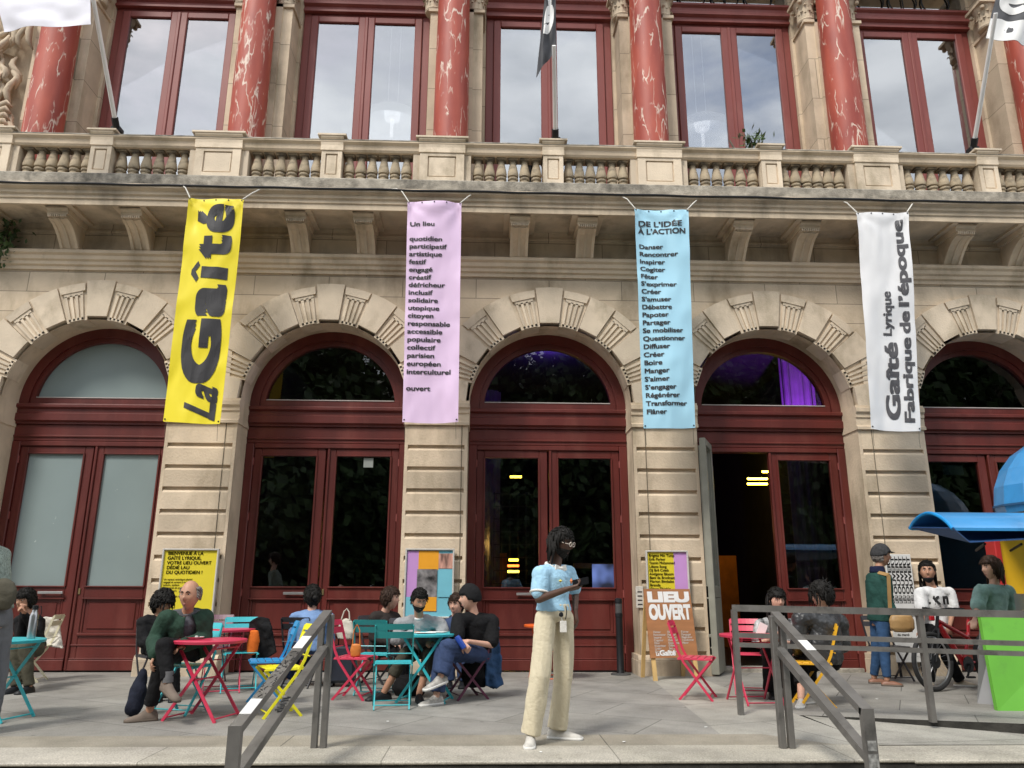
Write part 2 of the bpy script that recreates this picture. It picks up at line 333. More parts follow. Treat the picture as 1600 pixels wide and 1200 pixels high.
# ---- rusticated piers
def pier(px, x0, x1):
    p = MB(); e = .045; h = .308; g = .05
    p.box(x0, x1, YF+.045, .3, .24, 3.38)
    p.box(x0, x0+e, YF, YF+.06, .24, 3.38); p.box(x1-e, x1, YF, YF+.06, .24, 3.38)
    zs = [3.38] + [3.085-h*i for i in range(10)]
    for i, zt in enumerate(zs):
        zb = zs[i+1] if i+1 < len(zs) else .24
        t = zt - (g if i else 0); bt_ = zb
        if t-bt_ < .04: continue
        y = YF + rnd.uniform(-.001, .001)-.002
        p.sweep([(YF+.06, bt_), (YF+.06, t), (y+.02, t), (y, t-.03), (y, bt_)], x0+e, x1-e)
    o = p.build('pier', STONE, BLD)
    q = MB(); q.bbox(x0-.05, x1+.05, YF-.05, .1, -.02, .2, .012)
    q.sweep([(.1, .2), (.1, .262), (YF-.005, .262), (YF-.03, .235), (YF-.045, .2)], x0-.045, x1+.045)
    q.build('plinth', STONED, BLD)
    q = MB()
    q.sweep([(.1, 3.37), (.1, 3.73), (YF-.03, 3.73), (YF-.03, 3.70), (YF-.06, 3.69), (YF-.06, 3.63), (YF-.03, 3.60), (YF-.03, 3.55), (YF-.012, 3.54), (YF-.012, 3.43), (YF-.04, 3.41), (YF-.04, 3.37)], x0-.018, x1+.018)
    q.build('impost', STONE, BLD)
    q = MB(); q.box(px-.30, px+.30, YF-.012, YF+.2, 3.7, 4.6); q.build('springer', STONE2, BLD)
for k, px in enumerate(PX):
    x0 = (BX[k-1]+R0+.004) if k else px-.44
    x1 = (BX[k]-R0-.004) if k < 5 else px+.44
    pier(px, x0, x1)
# ---- string course, frieze, consoles, balcony slab
mb = MB(); mb.sweep([(.0, 5.66), (.0, 5.95), (YF-.1, 5.95), (YF-.13, 5.93), (YF-.13, 5.885), (YF-.09, 5.86), (YF-.09, 5.80), (YF-.055, 5.78), (YF-.055, 5.73), (YF-.02, 5.715), (YF-.02, 5.66)], XL, XR)
mb.build('string_course', STONE, BLD)
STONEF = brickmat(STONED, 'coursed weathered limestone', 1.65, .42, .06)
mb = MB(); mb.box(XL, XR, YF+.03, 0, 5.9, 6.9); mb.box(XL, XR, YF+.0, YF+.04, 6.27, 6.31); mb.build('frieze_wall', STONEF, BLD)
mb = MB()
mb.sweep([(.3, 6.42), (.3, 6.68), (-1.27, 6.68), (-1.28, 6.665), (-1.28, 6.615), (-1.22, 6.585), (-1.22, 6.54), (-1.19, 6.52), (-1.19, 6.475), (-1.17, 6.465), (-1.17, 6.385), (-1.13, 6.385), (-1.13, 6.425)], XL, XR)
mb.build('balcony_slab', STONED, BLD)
mb = MB(); mb.tube([(XL + i*.5, -1.29 - .004*sin(i*1.7), 6.65 + .006*sin(i*2.3)) for i in range(51)], .016, 6); mb.build('drip_cable', BLACK, BLD)
def console(x, wd=.27):
    c = MB()
    top = [(YF+.04, 6.30), (-1.02, 6.30), (-1.02, 6.24)]
    curve = []
    for i in range(11):
        t = i/10; curve.append((-.99 + .42*(t**.55)*1.0, 6.24 - .31*t))
    prof = [(YF+.04, 5.94)] + [(YF+.04, 6.30), (-1.0, 6.30)] + curve
    c.rings([[Vector((x-wd/2+.012, y, z)) for y, z in prof], [Vector((x+wd/2-.012, y, z)) for y, z in prof]])
    # fillets between two sunk flutes on the curved front
    for s0, s1 in ((-.5, -.34), (-.08, .08), (.34, .5)):
        cv = curve + [(y+.05, z) for y, z in curve[::-1]]
        cv = [(y-.022, z) for y, z in curve] + [(y+.03, z) for y, z in curve[::-1]]
        c.rings([[Vector((x+wd*s0, y, z)) for y, z in cv], [Vector((x+wd*s1, y, z)) for y, z in cv]])
    c.sweep([(YF+.04, 6.30), (YF+.04, 6.40), (-1.07, 6.40), (-1.07, 6.375), (-1.03, 6.345), (-1.03, 6.30)], x-wd/2-.015, x+wd/2+.015)
    # moulding of the coffer round the console head
    for i in range(9): c.box(x-wd/2+i*wd/9+.004, x-wd/2+(i+1)*wd/9-.006, -1.045, -1.0, 6.255, 6.295)
    c.box(x-wd/2-.1, x-wd/2-.017, -1.13, YF+.04, 6.385, 6.44); c.box(x+wd/2+.017, x+wd/2+.1, -1.13, YF+.04, 6.385, 6.44)
    return c.build('console', STONE, BLD)
for x in (-7.12, -6.08, -4.92, -3.73, -2.75, -1.63, -.465, .53, 1.63, 2.85, 3.85, 4.95, 6.21, 7.22, -8.25, 8.3): console(x)
mb = MB(); mb.sweep([(-1.2, 6.73), (-1.2, 6.735), (-1.2, 6.74), (-.5, 6.99)][:0] or [(-.74, 6.67), (-.74, 6.93), (-1.10, 6.93), (-1.12, 6.91), (-1.12, 6.67)], XL, XR)
mb.build('balustrade_plinth', STONEG, BLD)
# ---- balustrade
RAIL = MB(); YB = -.93
RAIL.sweep([(YB+.13, 7.390), (YB+.17, 7.420), (YB+.17, 7.510), (YB+.19, 7.550), (YB-.19, 7.550), (YB-.19, 7.525), (YB-.15, 7.490), (YB-.14, 7.420), (YB-.12, 7.390)][::-1], XL, XR)
RAIL.build('balustrade_rail', STONE, BLD)
mb = MB(); mb.sweep([(YB+.18, 7.548), (YB+.18, 7.568), (YB-.185, 7.568), (YB-.195, 7.548)], XL, XR); mb.build('balustrade_coping', STONEG, BLD)
def baluster_mesh(x):
    b = MB()
    b.lathe([(.045, 0), (.066, .0), (.07, .03), (.066, .055), (.058, .06), (.074, .075), (.08, .09), (.074, .108), (.05, .115), (.08, .135), (.084, .17), (.076, .215), (.06, .29), (.05, .345), (.046, .37), (.056, .376), (.056, .39), (.045, .394)], (0, 0, 0), 14)
    b.bbox(-.075, .075, -.075, .075, -.03, .02, .006); b.bbox(-.073, .073, -.073, .073, .392, .43, .006)
    return b.build('baluster', STONED2, BLD, smooth=True)
STONED2 = M('worn baluster stone', (.40, .325, .225), .9, .25, 4., .3, 40, dirt=((.11, .095, .075), 4.5, .5, .68, (1, 1, 2.5)))
PED = [-6.62, -3.26, .03, 3.33, 6.68]
first = None
def bal_run(xa, xb, n):
    global first
    for i in range(n):
        x = xa + (xb-xa)*(i+.5)/n
        if first is None: first = baluster_mesh(x); o = first
        else: o = first.copy(); COL.objects.link(o)
        o.location = (x, YB, 6.96); o.rotation_euler.z = rnd.choice((0, pi/2, pi, -pi/2)); o.scale = (1, 1, rnd.uniform(.995, 1.005)*1.01)
def pedestal(x, wd, panel, name):
    p = MB(); y0, y1 = YB-.16, YB+.15
    e = .06 if panel < 2 else .12
    p.box(x-wd/2, x+wd/2, y0+.025, y1, 6.92, 7.400)
    p.box(x-wd/2, x-wd/2+e, y0, y0+.03, 6.93, 7.390); p.box(x+wd/2-e, x+wd/2, y0, y0+.03, 6.93, 7.390)
    p.box(x-wd/2+e, x+wd/2-e, y0, y0+.03, 6.93, 6.99); p.box(x-wd/2+e, x+wd/2-e, y0, y0+.03, 7.335, 7.390)
    d = .02; p.box(x-wd/2+e+d, x+wd/2-e-d, y0+.012, y0+.03, 7.01, 7.315)
    p.sweep([(y1+.02, 7.390), (y1+.05, 7.550), (y1+.06, 7.610), (y0-.06, 7.610), (y0-.06, 7.580), (y0-.03, 7.550), (y0-.015, 7.470), (y0-.015, 7.390)][::-1], x-wd/2-.015, x+wd/2+.015)
    p.sweep([(y1+.06, 7.605), (y1+.07, 7.635), (y0-.07, 7.635), (y0-.075, 7.605)][::-1], x-wd/2-.06, x+wd/2+.06)
    if panel == 2:
        for s in (-1, 1): p.box(*sorted((x+s*wd/2, x+s*(wd/2+.1))), y0+.05, y1-.02, 6.925, 7.392)
    return p.build(name, STONE2, BLD)
for x in PED: pedestal(x, .30, 1, 'pedestal')
for x in PX: pedestal(x, .66, 2, 'pedestal')
for k in range(5):
    bal_run(PX[k]+.45, PED[k]-.16, 6); bal_run(PED[k]+.16, PX[k+1]-.45, 6)
# ---- upper storey
YW = .42
mb = MB()
for k in range(6):
    xa = UX[k-1]+1.12 if k else XL
    xb = UX[k]-1.12 if k < 5 else XR
    c = CX[k]; f = .28
    mb.box(xa, xb, YW-.12, YW+.4, 6.7, 12.6)
    a, b = max(xa+.05, c-.50), min(xb-.05, c+.52)
    mb.box(a, b, YW-.58, YW-.10, 6.7, 10.72); mb.box(a+.16, b-.16, YW-.62, YW-.5, 6.7, 10.72)                # pilaster behind the column
    for s in (-1, 1):                                        # its moulded capital
        pass
    mb.box(a-.03, b+.03, YW-.62, YW-.12, 10.66, 10.72); mb.box(a+.01, b-.01, YW-.5, YW-.12, 10.72, 12.5)
mb.box(XL, XR, YW-.1, YW+.4, 12.5, 13.4)
UW = mb.build('upper_wall', brickmat(STONE, 'upper coursed limestone', 3.1, .78, .2), BLD)
mb = MB(); mb.box(XL, XR, -.7, YW+.6, 12.55, 13.6); mb.build('entablature', STONE, BLD)
def capital(x, y, r, z0, h):
    c = MB(); c.lathe([(r*1.02, z0), (r*1.12, z0+.03), (r*1.02, z0+.06), (r*.95, z0+.1), (r*1.0, z0+h*.6), (r*1.35, z0+h*.93), (r*1.4, z0+h)], (x, y, 0), 20)
    for row, (zz, hh, off) in enumerate(((.07, .34, 0), (.28, .36, .5))):
        for k in range(8):
            a = (k+off)*pi/4; d = Vector((cos(a), sin(a), 0)); s = Vector((-sin(a), cos(a), 0)); pts = []
            for i in range(7):
                t = i/6; rad = r*(.98 + .05*t + .42*max(0, t-.55)**1.3*2); zz_ = z0 + zz*h*1.3 + hh*h*1.3*(t if t < .8 else .8-(t-.8)*.8)
                wd = r*.36*(1-.75*max(0, t-.4)/.6)
                ce = Vector((x, y, 0)) + d*rad + Vector((0, 0, zz_)); pts.append([ce - s*wd, ce + d*r*.08, ce + s*wd, ce - d*r*.05])
            c.rings(pts)
    for k in range(4):
        a = pi/4 + k*pi/2; ctr = Vector((x + cos(a)*r*1.5, y + sin(a)*r*1.5, z0+h*.85)); c.lathe([(0.001, -r*.28), (r*.24, -r*.2), (r*.3, 0), (r*.24, r*.2), (.001, r*.28)], ctr, 10)
    c.box(x-r*1.55, x+r*1.55, y-r*1.55, y+r*1.55, z0+h, z0+h*1.13)
    return c
for k, x in enumerate(CX):
    cb_ = MB(); r = .28; yc = -.33
    cb_.lathe([(r*1.25, 6.74), (r*1.25, 7.1), (r*1.3, 7.12), (r*1.3, 7.2), (r*1.1, 7.24), (r*1.02, 7.3)], (x, yc, 0), 24); cb_.box(x-.45, x+.45, yc-.45, yc+.45, 6.72, 6.95)
    sh = MB(); sh.lathe([(r, 7.3), (r, 8.5), (r*.985, 9.5), (r*.95, 10.6), (r*.92, 11.25)], (x, yc, 0), 32)
    o = sh.build('column_shaft', MARB, BLD, smooth=True, loc=(0, 0, 0))
    cb_.build('column_base', STONE, o, smooth=True)
    capital(x, yc, r*.95, 11.25, .75).build('capital', STONED, o, smooth=True)
    for s in (-1, 1): capital(x+s*.36, YW-.47, .14, 10.72, .42).build('pilaster_capital', STONED, o)
for k, x in enumerate(UX):
    f = MB(); y = YW
    H = 1.12
    def fr(a, b, z0, z1, y0=-.06, y1=.04, m=f): m.bbox(x+a, x+b, y+y0, y+y1, z0, z1, .012)
    fr(-H, -.98, 6.72, 11.02, -.05); fr(.98, H, 6.72, 11.02, -.05); fr(-.98, .98, 10.95, 11.02, -.05)
    for s in (-1, 1):
        a, b = (-.985, -.012) if s < 0 else (.012, .985)
        fr(a, a+.13, 6.76, 10.95, -.085); fr(b-.13, b, 6.76, 10.95, -.085); fr(a+.13, b-.13, 10.83, 10.95, -.085); fr(a+.13, b-.13, 6.76, 6.95, -.085)
    fr(-.03, .03, 6.76, 10.94, -.105)
    fo = MB()
    f.sweep([(y+.04, 11.02), (y+.04, 11.38), (y-.18, 11.38), (y-.18, 11.34), (y-.13, 11.31), (y-.13, 11.24), (y-.16, 11.21), (y-.16, 11.16), (y-.10, 11.13), (y-.10, 11.07), (y-.13, 11.06), (y-.13, 11.02)], x-H, x+H)
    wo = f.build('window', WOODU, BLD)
    for s in (-1, 1):
        p = MB(); a, b = (-.855, -.142) if s < 0 else (.142, .855)
        p.box(x+a-.02, x+b+.02, y-.045, y-.039, 6.9, 10.88)
        p.build('pane', GLU, wo)
    p = MB(); p.box(x-H, x+H, y+.0, y+.008, 11.38, 12.5); p.build('fanlight_pane', GLU, wo)
    p = MB()
    for q in range(-1, 2):
        cx_ = x + q*.62; p.tube([(cx_ + .26*cos(2*pi*i/24), y-.03, 11.66 + .26*sin(2*pi*i/24)) for i in range(25)], .014, 6)
    p.tube([(x, y-.03, 11.38), (x, y-.03, 12.5)], .012, 6)
    p.build('fanlight_ironwork', BLKM, wo)
# ---- relief at the far left of the upper storey
def relief():
    m = MB(); r_ = random.Random(9)
    m.lathe([(.30, 7.4), (.34, 8.0), (.30, 8.7), (.26, 9.3), (.22, 9.7)], (-9.1, .1, 0), 18, 1, .8)
    for k in range(70):                              # hanging drapery folds and feathers
        x0 = -9.5 + r_.random()*.85; z0 = 8.1 + r_.random()*2.9; y0 = -.10 - r_.random()*.16
        dx = r_.uniform(-.25, .3); L_ = r_.uniform(.35, .8)
        m.tube([(x0 + dx*t + .05*sin(6*t+k), y0-.05*sin(3*t), z0 - L_*t) for t in (0, .2, .4, .6, .8, 1)], [.015, .04, .05, .055, .045, .01], 7)
    for k in range(5): m.tube([(-9.0, -.15, 8.55-k*.07), (-8.8, -.3, 8.5-k*.09), (-8.62, -.33, 8.58-k*.11), (-8.55, -.3, 8.52-k*.12)], [.03, .06, .05, .01], 8)
    return m.build('relief_sculpture', STONED, BLD, smooth=2)
relief()
mb = MB(); mb.box(-9.9, -8.55, .05, .35, 6.7, 12.6); mb.build('end_pilaster', STONE, BLD)
# ---- side shell, roof and hall behind the doors
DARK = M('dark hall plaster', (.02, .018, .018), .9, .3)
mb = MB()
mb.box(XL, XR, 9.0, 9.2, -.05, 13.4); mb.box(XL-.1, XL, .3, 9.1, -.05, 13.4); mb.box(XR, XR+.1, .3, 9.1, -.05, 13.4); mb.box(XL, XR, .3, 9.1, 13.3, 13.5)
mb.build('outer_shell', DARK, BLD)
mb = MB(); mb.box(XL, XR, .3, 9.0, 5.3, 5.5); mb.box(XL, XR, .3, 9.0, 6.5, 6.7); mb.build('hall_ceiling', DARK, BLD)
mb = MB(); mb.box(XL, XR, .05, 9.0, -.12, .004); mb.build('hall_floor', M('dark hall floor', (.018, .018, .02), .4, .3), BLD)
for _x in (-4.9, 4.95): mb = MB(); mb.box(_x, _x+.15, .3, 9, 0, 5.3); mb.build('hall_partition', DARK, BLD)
def int_column(x, y, mat):
    c = MB(); n = 48
    rs = []
    for z in (.9, 5.3): rs.append([Vector((x + (.3 - (.03 if k % 4 < 2 else 0))*cos(2*pi*k/n), y + (.3 - (.03 if k % 4 < 2 else 0))*sin(2*pi*k/n), z)) for k in range(n)])
    c.rings(rs); c.bbox(x-.42, x+.42, y-.42, y+.42, 0, .9, .03); c.bbox(x-.38, x+.38, y-.38, y+.38, .9, 1.0, .03)
    return c.build('hall_column', mat, BLD)
PLAS = M('hall column stone', (.30, .28, .27), .8, .15)
int_column(at(1262, 770, 1.9).x, 1.9, PLAS); int_column(2.55, 3.6, PLAS); int_column(-.9, 5.2, PLAS)
_a, _b = at(1118, 868, 4.6), at(1150, 868, 4.6); mb = MB(); mb.box(_a.x, _b.x, 4.6, 4.75, 0, _a.z); mb.build('orange_panel', M('orange board', (.62, .22, .03), .6, .2), BLD)
_a, _b = at(757, 864, 5.5), at(792, 864, 5.5); mb = MB(); mb.box(_a.x, _b.x, 5.5, 5.6, 0, _a.z); mb.build('orange_panel', MATS['orange board'], BLD)
mb = MB()
for i in range(6): mb.box(-.75+i*.16, -.735+i*.16, 4.2, 4.22, 1.2, 3.0)
for i in range(8): mb.box(-.76, .06, 4.2, 4.22, 1.2+i*.25, 1.215+i*.25)
mb.build('shelf_grid', M('grey wire', (.05, .05, .06), .5), BLD)
mb = MB(); mb.box(.9, 2.2, 4.6, 4.9, 1.52, 1.62); mb.box(.3, .9, 3.2, 3.3, 0, 1.1); mb.build('bar_counter', M('pale counter', (.42, .34, .2), .6, .2), BLD)
# ---- doors
def door(k):
    bx = BX[k]; d = MB(); y = 0.
    fm = FROST if k == 0 else GLD
    def bb(a, b, z0, z1, y0, y1=.1, m=d, bv=.01): m.bbox(bx+a, bx+b, y0, y1, z0, z1, bv)
    # arched head
    zs = 3.72; n = 48; ro, ri, rg = 1.185, 1.04, .965
    for (r0, r1, yf) in ((ri, ro, -.06), (rg, ri, -.03)):
        A = [arc(bx, r1, -pi/2+pi*i/n) for i in range(n+1)]; B = [arc(bx, r0, -pi/2+pi*i/n) for i in range(n+1)]
        for i in range(n):
            q = [A[i], A[i+1], B[i+1], B[i]]; d.add([Vector((x, yf, z)) for x, z in q] + [Vector((x, .08, z)) for x, z in q], [(0, 1, 2, 3), (3, 2, 6, 7), (1, 0, 4, 5)])
    bb(-1.04, 1.04, 3.70, 3.83, -.035)
    d.sweep([(.1, 3.42), (.1, 3.715), (-.12, 3.715), (-.13, 3.70), (-.13, 3.665), (-.09, 3.64), (-.09, 3.585), (-.115, 3.57), (-.115, 3.47), (-.075, 3.445), (-.075, 3.42)], bx-1.18, bx+1.18)
    bb(-1.18, 1.18, 3.17, 3.422, -.045); bb(-1.18, 1.18, 3.225, 3.26, -.065)
    bb(-1.18, -1.06, 0, 3.17, -.055); bb(1.06, 1.18, 0, 3.17, -.055); bb(-1.06, 1.06, 3.10, 3.17, -.05)
    dr = d.build('entrance_door', WOOD, BLD)
    # fan pane
    p = MB(); pts = [arc(bx, .985, -pi/2+pi*i/n) for i in range(n+1)]; pts = [(x, z) for x, z in pts if z > 3.8]
    p.add([Vector((x, .03, z)) for x, z in pts], [tuple(range(len(pts)))[::-1]]); p.build('transom_pane', fm, dr)
    p = MB(); p.bbox(bx-.95, bx+.95, -.045, .02, 3.818, 3.834, .003); p.build('glazing_bead', M('pale bead', (.42, .38, .36), .6), dr)
    def leaf(s, name='door_leaf'):                   # s -1 left, +1 right; built round x from 0.01 to 1.06
        l = MB(); g = MB()
        def b2(a, b, z0, z1, y0, y1=.045, bv=.008): l.bbox(min(s*a, s*b), max(s*a, s*b), y0, y1, z0, z1, bv)
        b2(.012, .135, .02, 3.1, -.02); b2(.945, 1.058, .02, 3.1, -.02)
        b2(.135, .945, 3.0, 3.1, -.02); b2(.135, .945, .97, 1.12, -.02); b2(.135, .945, .02, .50, -.02)
        b2(.012, .05, .02, 3.1, -.045, .0) if s > 0 else None
        for z0, z1 in ((1.115, 1.135), (2.985, 3.005)): b2(.13, .95, z0, z1, -.045, .02, .004)
        for a, b in ((.125, .15), (.93, .955)): b2(a, b, 1.13, 2.99, -.04, .02, .004)
        b2(.17, .91, .505, .965, .0); b2(.135, .17, .5, .97, -.01); b2(.91, .945, .5, .97, -.01)
        b2(.12, .96, .955, .975, -.05, .0, .004); b2(.12, .96, .475, .51, -.05, .0, .004); b2(.22, .86, .56, .91, -.014, .03)
        for zz in (.34, .165): b2(.0125, 1.055, zz, zz+.018, -.032, .0, .004)
        b2(.012, 1.057, .02, .16, -.035, .0)
        g.box(min(s*.145, s*.935), max(s*.145, s*.935), .0, .008, 1.125, 2.995)
        return l, g
    for s in (-1, 1):
        if k == 3 and s < 0:
            continue
        l, g = leaf(s)
        sub = MB(); sub.add([Vector((bx, 0, 0)) + Vector(v) for v in l.v], l.f); lo = sub.build('door_leaf', WOOD, dr)
        sub = MB(); sub.add([Vector((bx, 0, 0)) + Vector(v) for v in g.v], g.f); sub.build('pane', fm, dr)
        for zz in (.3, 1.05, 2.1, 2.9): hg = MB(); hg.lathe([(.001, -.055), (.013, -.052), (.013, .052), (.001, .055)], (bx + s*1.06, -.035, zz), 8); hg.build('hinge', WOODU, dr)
        lk = MB(); lk.bbox(bx + s*.07 - .014, bx + s*.07 + .014, -.034, -.018, 1.02, 1.10, .003); lk.build('lock_plate', M('dull brass', (.20, .15, .07), .5, .2, metal=.5), dr) if s > 0 else None
    # brushed push bar
    if k != 3:
        h = MB(); x = bx - .30
        h.bbox(x-.17, x+.17, -.085, -.055, 1.025, 1.06, .004); h.box(x-.14, x-.11, -.06, -.02, 1.03, 1.055); h.box(x+.11, x+.14, -.06, -.02, 1.03, 1.055)
        h.build('handle', M('brushed aluminium', (.6, .6, .6), .3, .05, metal=.8), dr)
    if k == 3:                                        # left leaf stands open, its grey inner face turned to the square
        GREYP = M('grey green paint', (.25, .245, .20), .5, .12)
        l, g = leaf(-1)
        pn, pf = Vector((2.14, -.60, 0)), Vector((2.40, -.03, 0)); dv = (pf-pn).normalized(); nv = Vector((-dv.y, dv.x, 0)); sc_ = (pf-pn).length/1.05
        def tr(v):
            return pn + dv*((v[0]+1.06)*sc_) + nv*(-v[1]*1.3) + Vector((0, 0, v[2]*1.035))
        o1 = MB(); o1.add([tr(v) for v in l.v], l.f); o1.build('open_door_leaf', GREYP, dr)
        o2 = MB(); o2.add([tr(v) for v in g.v], g.f); o2.build('pane', GLD, dr)
for k in range(5): door(k)
# threshold step in the open doorway
mb = MB(); mb.bbox(BX[3]-1.1, BX[3]+1.1, -.1, .3, -.02, .055, .01); mb.build('threshold', STONEG, BLD)
# lights in the hall: yellow tubes, a purple spot on the column
def tube_light(name, pxa, pxb, y, py, label, warm=(1., .72, .05), s=14, th=.022):
    t = MB(); t.tube([at(pxa, py, y), at(pxb, py, y)], th, 8); o = t.build(name, emit('yellow tube', warm, s)); tag(o, label, 'tube light'); return o
tube_light('tube_light', 1168, 1199, 3.2, 748, 'bright yellow light tube inside the open doorway, upper of a close pair', th=.02)
tube_light('tube_light', 1168, 1199, 3.2, 756, 'bright yellow light tube inside the open doorway, lower of a close pair', th=.02)
tube_light('tube_light', 1217, 1226, 4.2, 722, 'short yellow light tube high behind the glass right of the open doorway')
tube_light('tube_light', 1191, 1227, 4.2, 737, 'yellow light tube partly hidden by the closed leaf beside the open doorway')
tube_light('tube_light', 797, 815, 3., 745, 'short yellow light tube high behind the glass of the middle door')
tube_light('neon_sign', 795, 810, 3.6, 875, 'topmost yellow strip of a glowing bar sign behind the middle door')
tube_light('neon_sign', 793, 811, 3.6, 884, 'orange strip of a glowing bar sign behind the middle door').data.materials[0] = emit('orange tube', (1, .16, .02), 9)
tube_light('neon_sign', 793, 811, 3.6, 893, 'lowest yellow strip of a glowing bar sign behind the middle door')
def lamp(name, kind, loc, col, e, size=.1, tgt=None):
    d = bpy.data.lights.new(name, kind); d.energy = e; d.color = col
    if kind == 'SPOT': d.spot_size = radians(60); d.spot_blend = .6
    d.shadow_soft_size = size; o = bpy.data.objects.new(name, d); COL.objects.link(o); o.location = loc
    if tgt: o.rotation_euler = (Vector(loc)-Vector(tgt)).to_track_quat('Z', 'Y').to_euler()
    return o
lamp('purple_spot', 'SPOT', (4.2, .75, 2.9), (.36, .06, 1), 420, .05, (4.5, 1.9, 5.0))
lamp('hall_lamp', 'POINT', (2.9, 3.9, 2.3), (1, .5, .1), 4.5)
lamp('bar_lamp', 'POINT', (-1.0, 4.9, 2.0), (1, .6, .15), 12)
lamp('purple_spot', 'POINT', (.2, 2.0, 5.0), (.2, .08, 1), 25)
# ================================================================== the ground
def pave_mat(name, ca, cb, bw, bh, rot, mort=.35, spotty=.35):
    m = bpy.data.materials.new(name); m.use_nodes = True; t = m.node_tree; b = t.nodes['Principled BSDF']; b.inputs['Roughness'].default_value = .72
    c = t.nodes.new('ShaderNodeTexCoord'); mpn = t.nodes.new('ShaderNodeMapping'); mpn.inputs['Rotation'].default_value = (0, 0, rot); t.links.new(c.outputs['Object'], mpn.inputs[0])
    bt = t.nodes.new('ShaderNodeTexBrick'); bt.inputs['Scale'].default_value = 1; bt.inputs['Brick Width'].default_value = bw; bt.inputs['Row Height'].default_value = bh; bt.inputs['Mortar Size'].default_value = .0048
    bt.inputs['Color1'].default_value = tuple(ca) + (1,); bt.inputs['Color2'].default_value = tuple(cb) + (1,); bt.inputs['Mortar'].default_value = tuple(x*mort for x in ca) + (1,)
    t.links.new(mpn.outputs[0], bt.inputs['Vector'])
    def nz_(sc, lo, hi, a, bb_, det=6):
        n = t.nodes.new('ShaderNodeTexNoise'); n.inputs['Scale'].default_value = sc; n.inputs['Detail'].default_value = det; n.inputs['Roughness'].default_value = .65; t.links.new(c.outputs['Object'], n.inputs['Vector'])
        r = t.nodes.new('ShaderNodeValToRGB'); r.color_ramp.elements[0].position = lo; r.color_ramp.elements[1].position = hi; r.color_ramp.elements[0].color = (a, a, a, 1); r.color_ramp.elements[1].color = (bb_, bb_, bb_*.98, 1)
        t.links.new(n.outputs['Fac'], r.inputs[0]); return r.outputs[0]
    def mul(a, bb_):
        x = t.nodes.new('ShaderNodeMixRGB'); x.blend_type = 'MULTIPLY'; x.inputs[0].default_value = 1; t.links.new(a, x.inputs[1]); t.links.new(bb_, x.inputs[2]); return x.outputs[0]
    col = mul(mul(bt.outputs['Color'], nz_(.9, .3, .7, .72, 1.15)), nz_(90, .3, .7, 1-spotty, 1+spotty*.4, 2))
    vo = t.nodes.new('ShaderNodeTexVoronoi'); vo.inputs['Scale'].default_value = 2.1; t.links.new(c.outputs['Object'], vo.inputs['Vector'])
    vr = t.nodes.new('ShaderNodeValToRGB'); vr.color_ramp.elements[0].position = .035; vr.color_ramp.elements[1].position = .05; vr.color_ramp.elements[0].color = (.62, .62, .62, 1); t.links.new(vo.outputs['Distance'], vr.inputs[0])
    col = mul(mul(col, vr.outputs[0]), nz_(2.6, .45, .72, 1.04, .74, 8))
    t.links.new(col, b.inputs['Base Color'])
    bn = t.nodes.new('ShaderNodeBump'); bn.inputs['Strength'].default_value = .15; bn.inputs['Distance'].default_value = .01
    n = t.nodes.new('ShaderNodeTexNoise'); n.inputs['Scale'].default_value = 60; t.links.new(c.outputs['Object'], n.inputs['Vector']); t.links.new(n.outputs['Fac'], bn.inputs['Height']); t.links.new(bn.outputs[0], b.inputs['Normal'])
    MATS[name] = m; return m
PAVE = pave_mat('grey slate paving', (.275, .264, .245), (.305, .294, .275), 1.25, .8, .5)
GRAN = pave_mat('light granite paving', (.35, .335, .30), (.38, .365, .33), 1.9, 1.1, -.35)
BAND = pave_mat('buff paving band', (.31, .28, .23), (.34, .31, .255), 2.4, 6, 0)
KERB = pave_mat('pale granite kerb', (.45, .42, .36), (.49, .455, .40), 1.6, 6, 0, .5, .45)
RISE = M('grimy step riser', (.032, .030, .026), .95, .5, 8, .4)
PLAZA = pave_mat('square paving', (.26, .25, .235), (.29, .28, .26), .8, .5, .3)
ZP = -.50
def sheet(name, poly, z, mat):
    m = MB(); m.add([Vector((x, y, z)) for x, y in poly], [tuple(range(len(poly)))]); return tag(m.build(name, mat), kind='structure')
g = MB(); g.add([Vector(v) for v in ((-300, -300, ZP), (300, -300, ZP), (300, 300, ZP), (-300, 300, ZP))], [(0, 1, 2, 3)]); tag(g.build('ground', PLAZA), kind='structure')
EX = 1.95                                            # where the ramp begins
t = MB()                                             # terrace body: slate field with a corner cut by the ramp
poly = [(-16, -4.72), (1.02, -4.72), (1.32, -.6), (1.95, -.6), (16, -.6), (16, .02), (-16, .02)]
sheet('terrace_paving', [(-16, -4.72), (.97, -4.72), (1.30, .05), (-16, .05)], 0, PAVE)
sheet('terrace_paving', [(.97, -4.72), (2.02, -4.72), (1.98, -3.78), (1.87, .05), (1.30, .05)], 0, GRAN)
sheet('terrace_paving', [(1.98, -3.78), (5.0, -4.62), (16, -4.62), (16, .05), (1.87, .05)], 0, PAVE)
sheet('paving_band', [(-16, -5.16), (1.72, -5.16), (1.30, -4.72), (-16, -4.72)], 0, BAND)
sheet('paving_band', [(1.30, -4.72), (1.72, -5.16), (2.02, -5.16), (2.02, -4.72)], 0, GRAN)
k = MB(); k.bbox(-16, 2.02, -5.68, -5.16, -.022, .002, .008); tag(k.build('kerb', KERB), kind='structure')
k = MB(); k.bbox(2.02, 16, -5.68, -5.16, -.03, -.006, .008); tag(k.build('kerb', KERB), kind='structure')
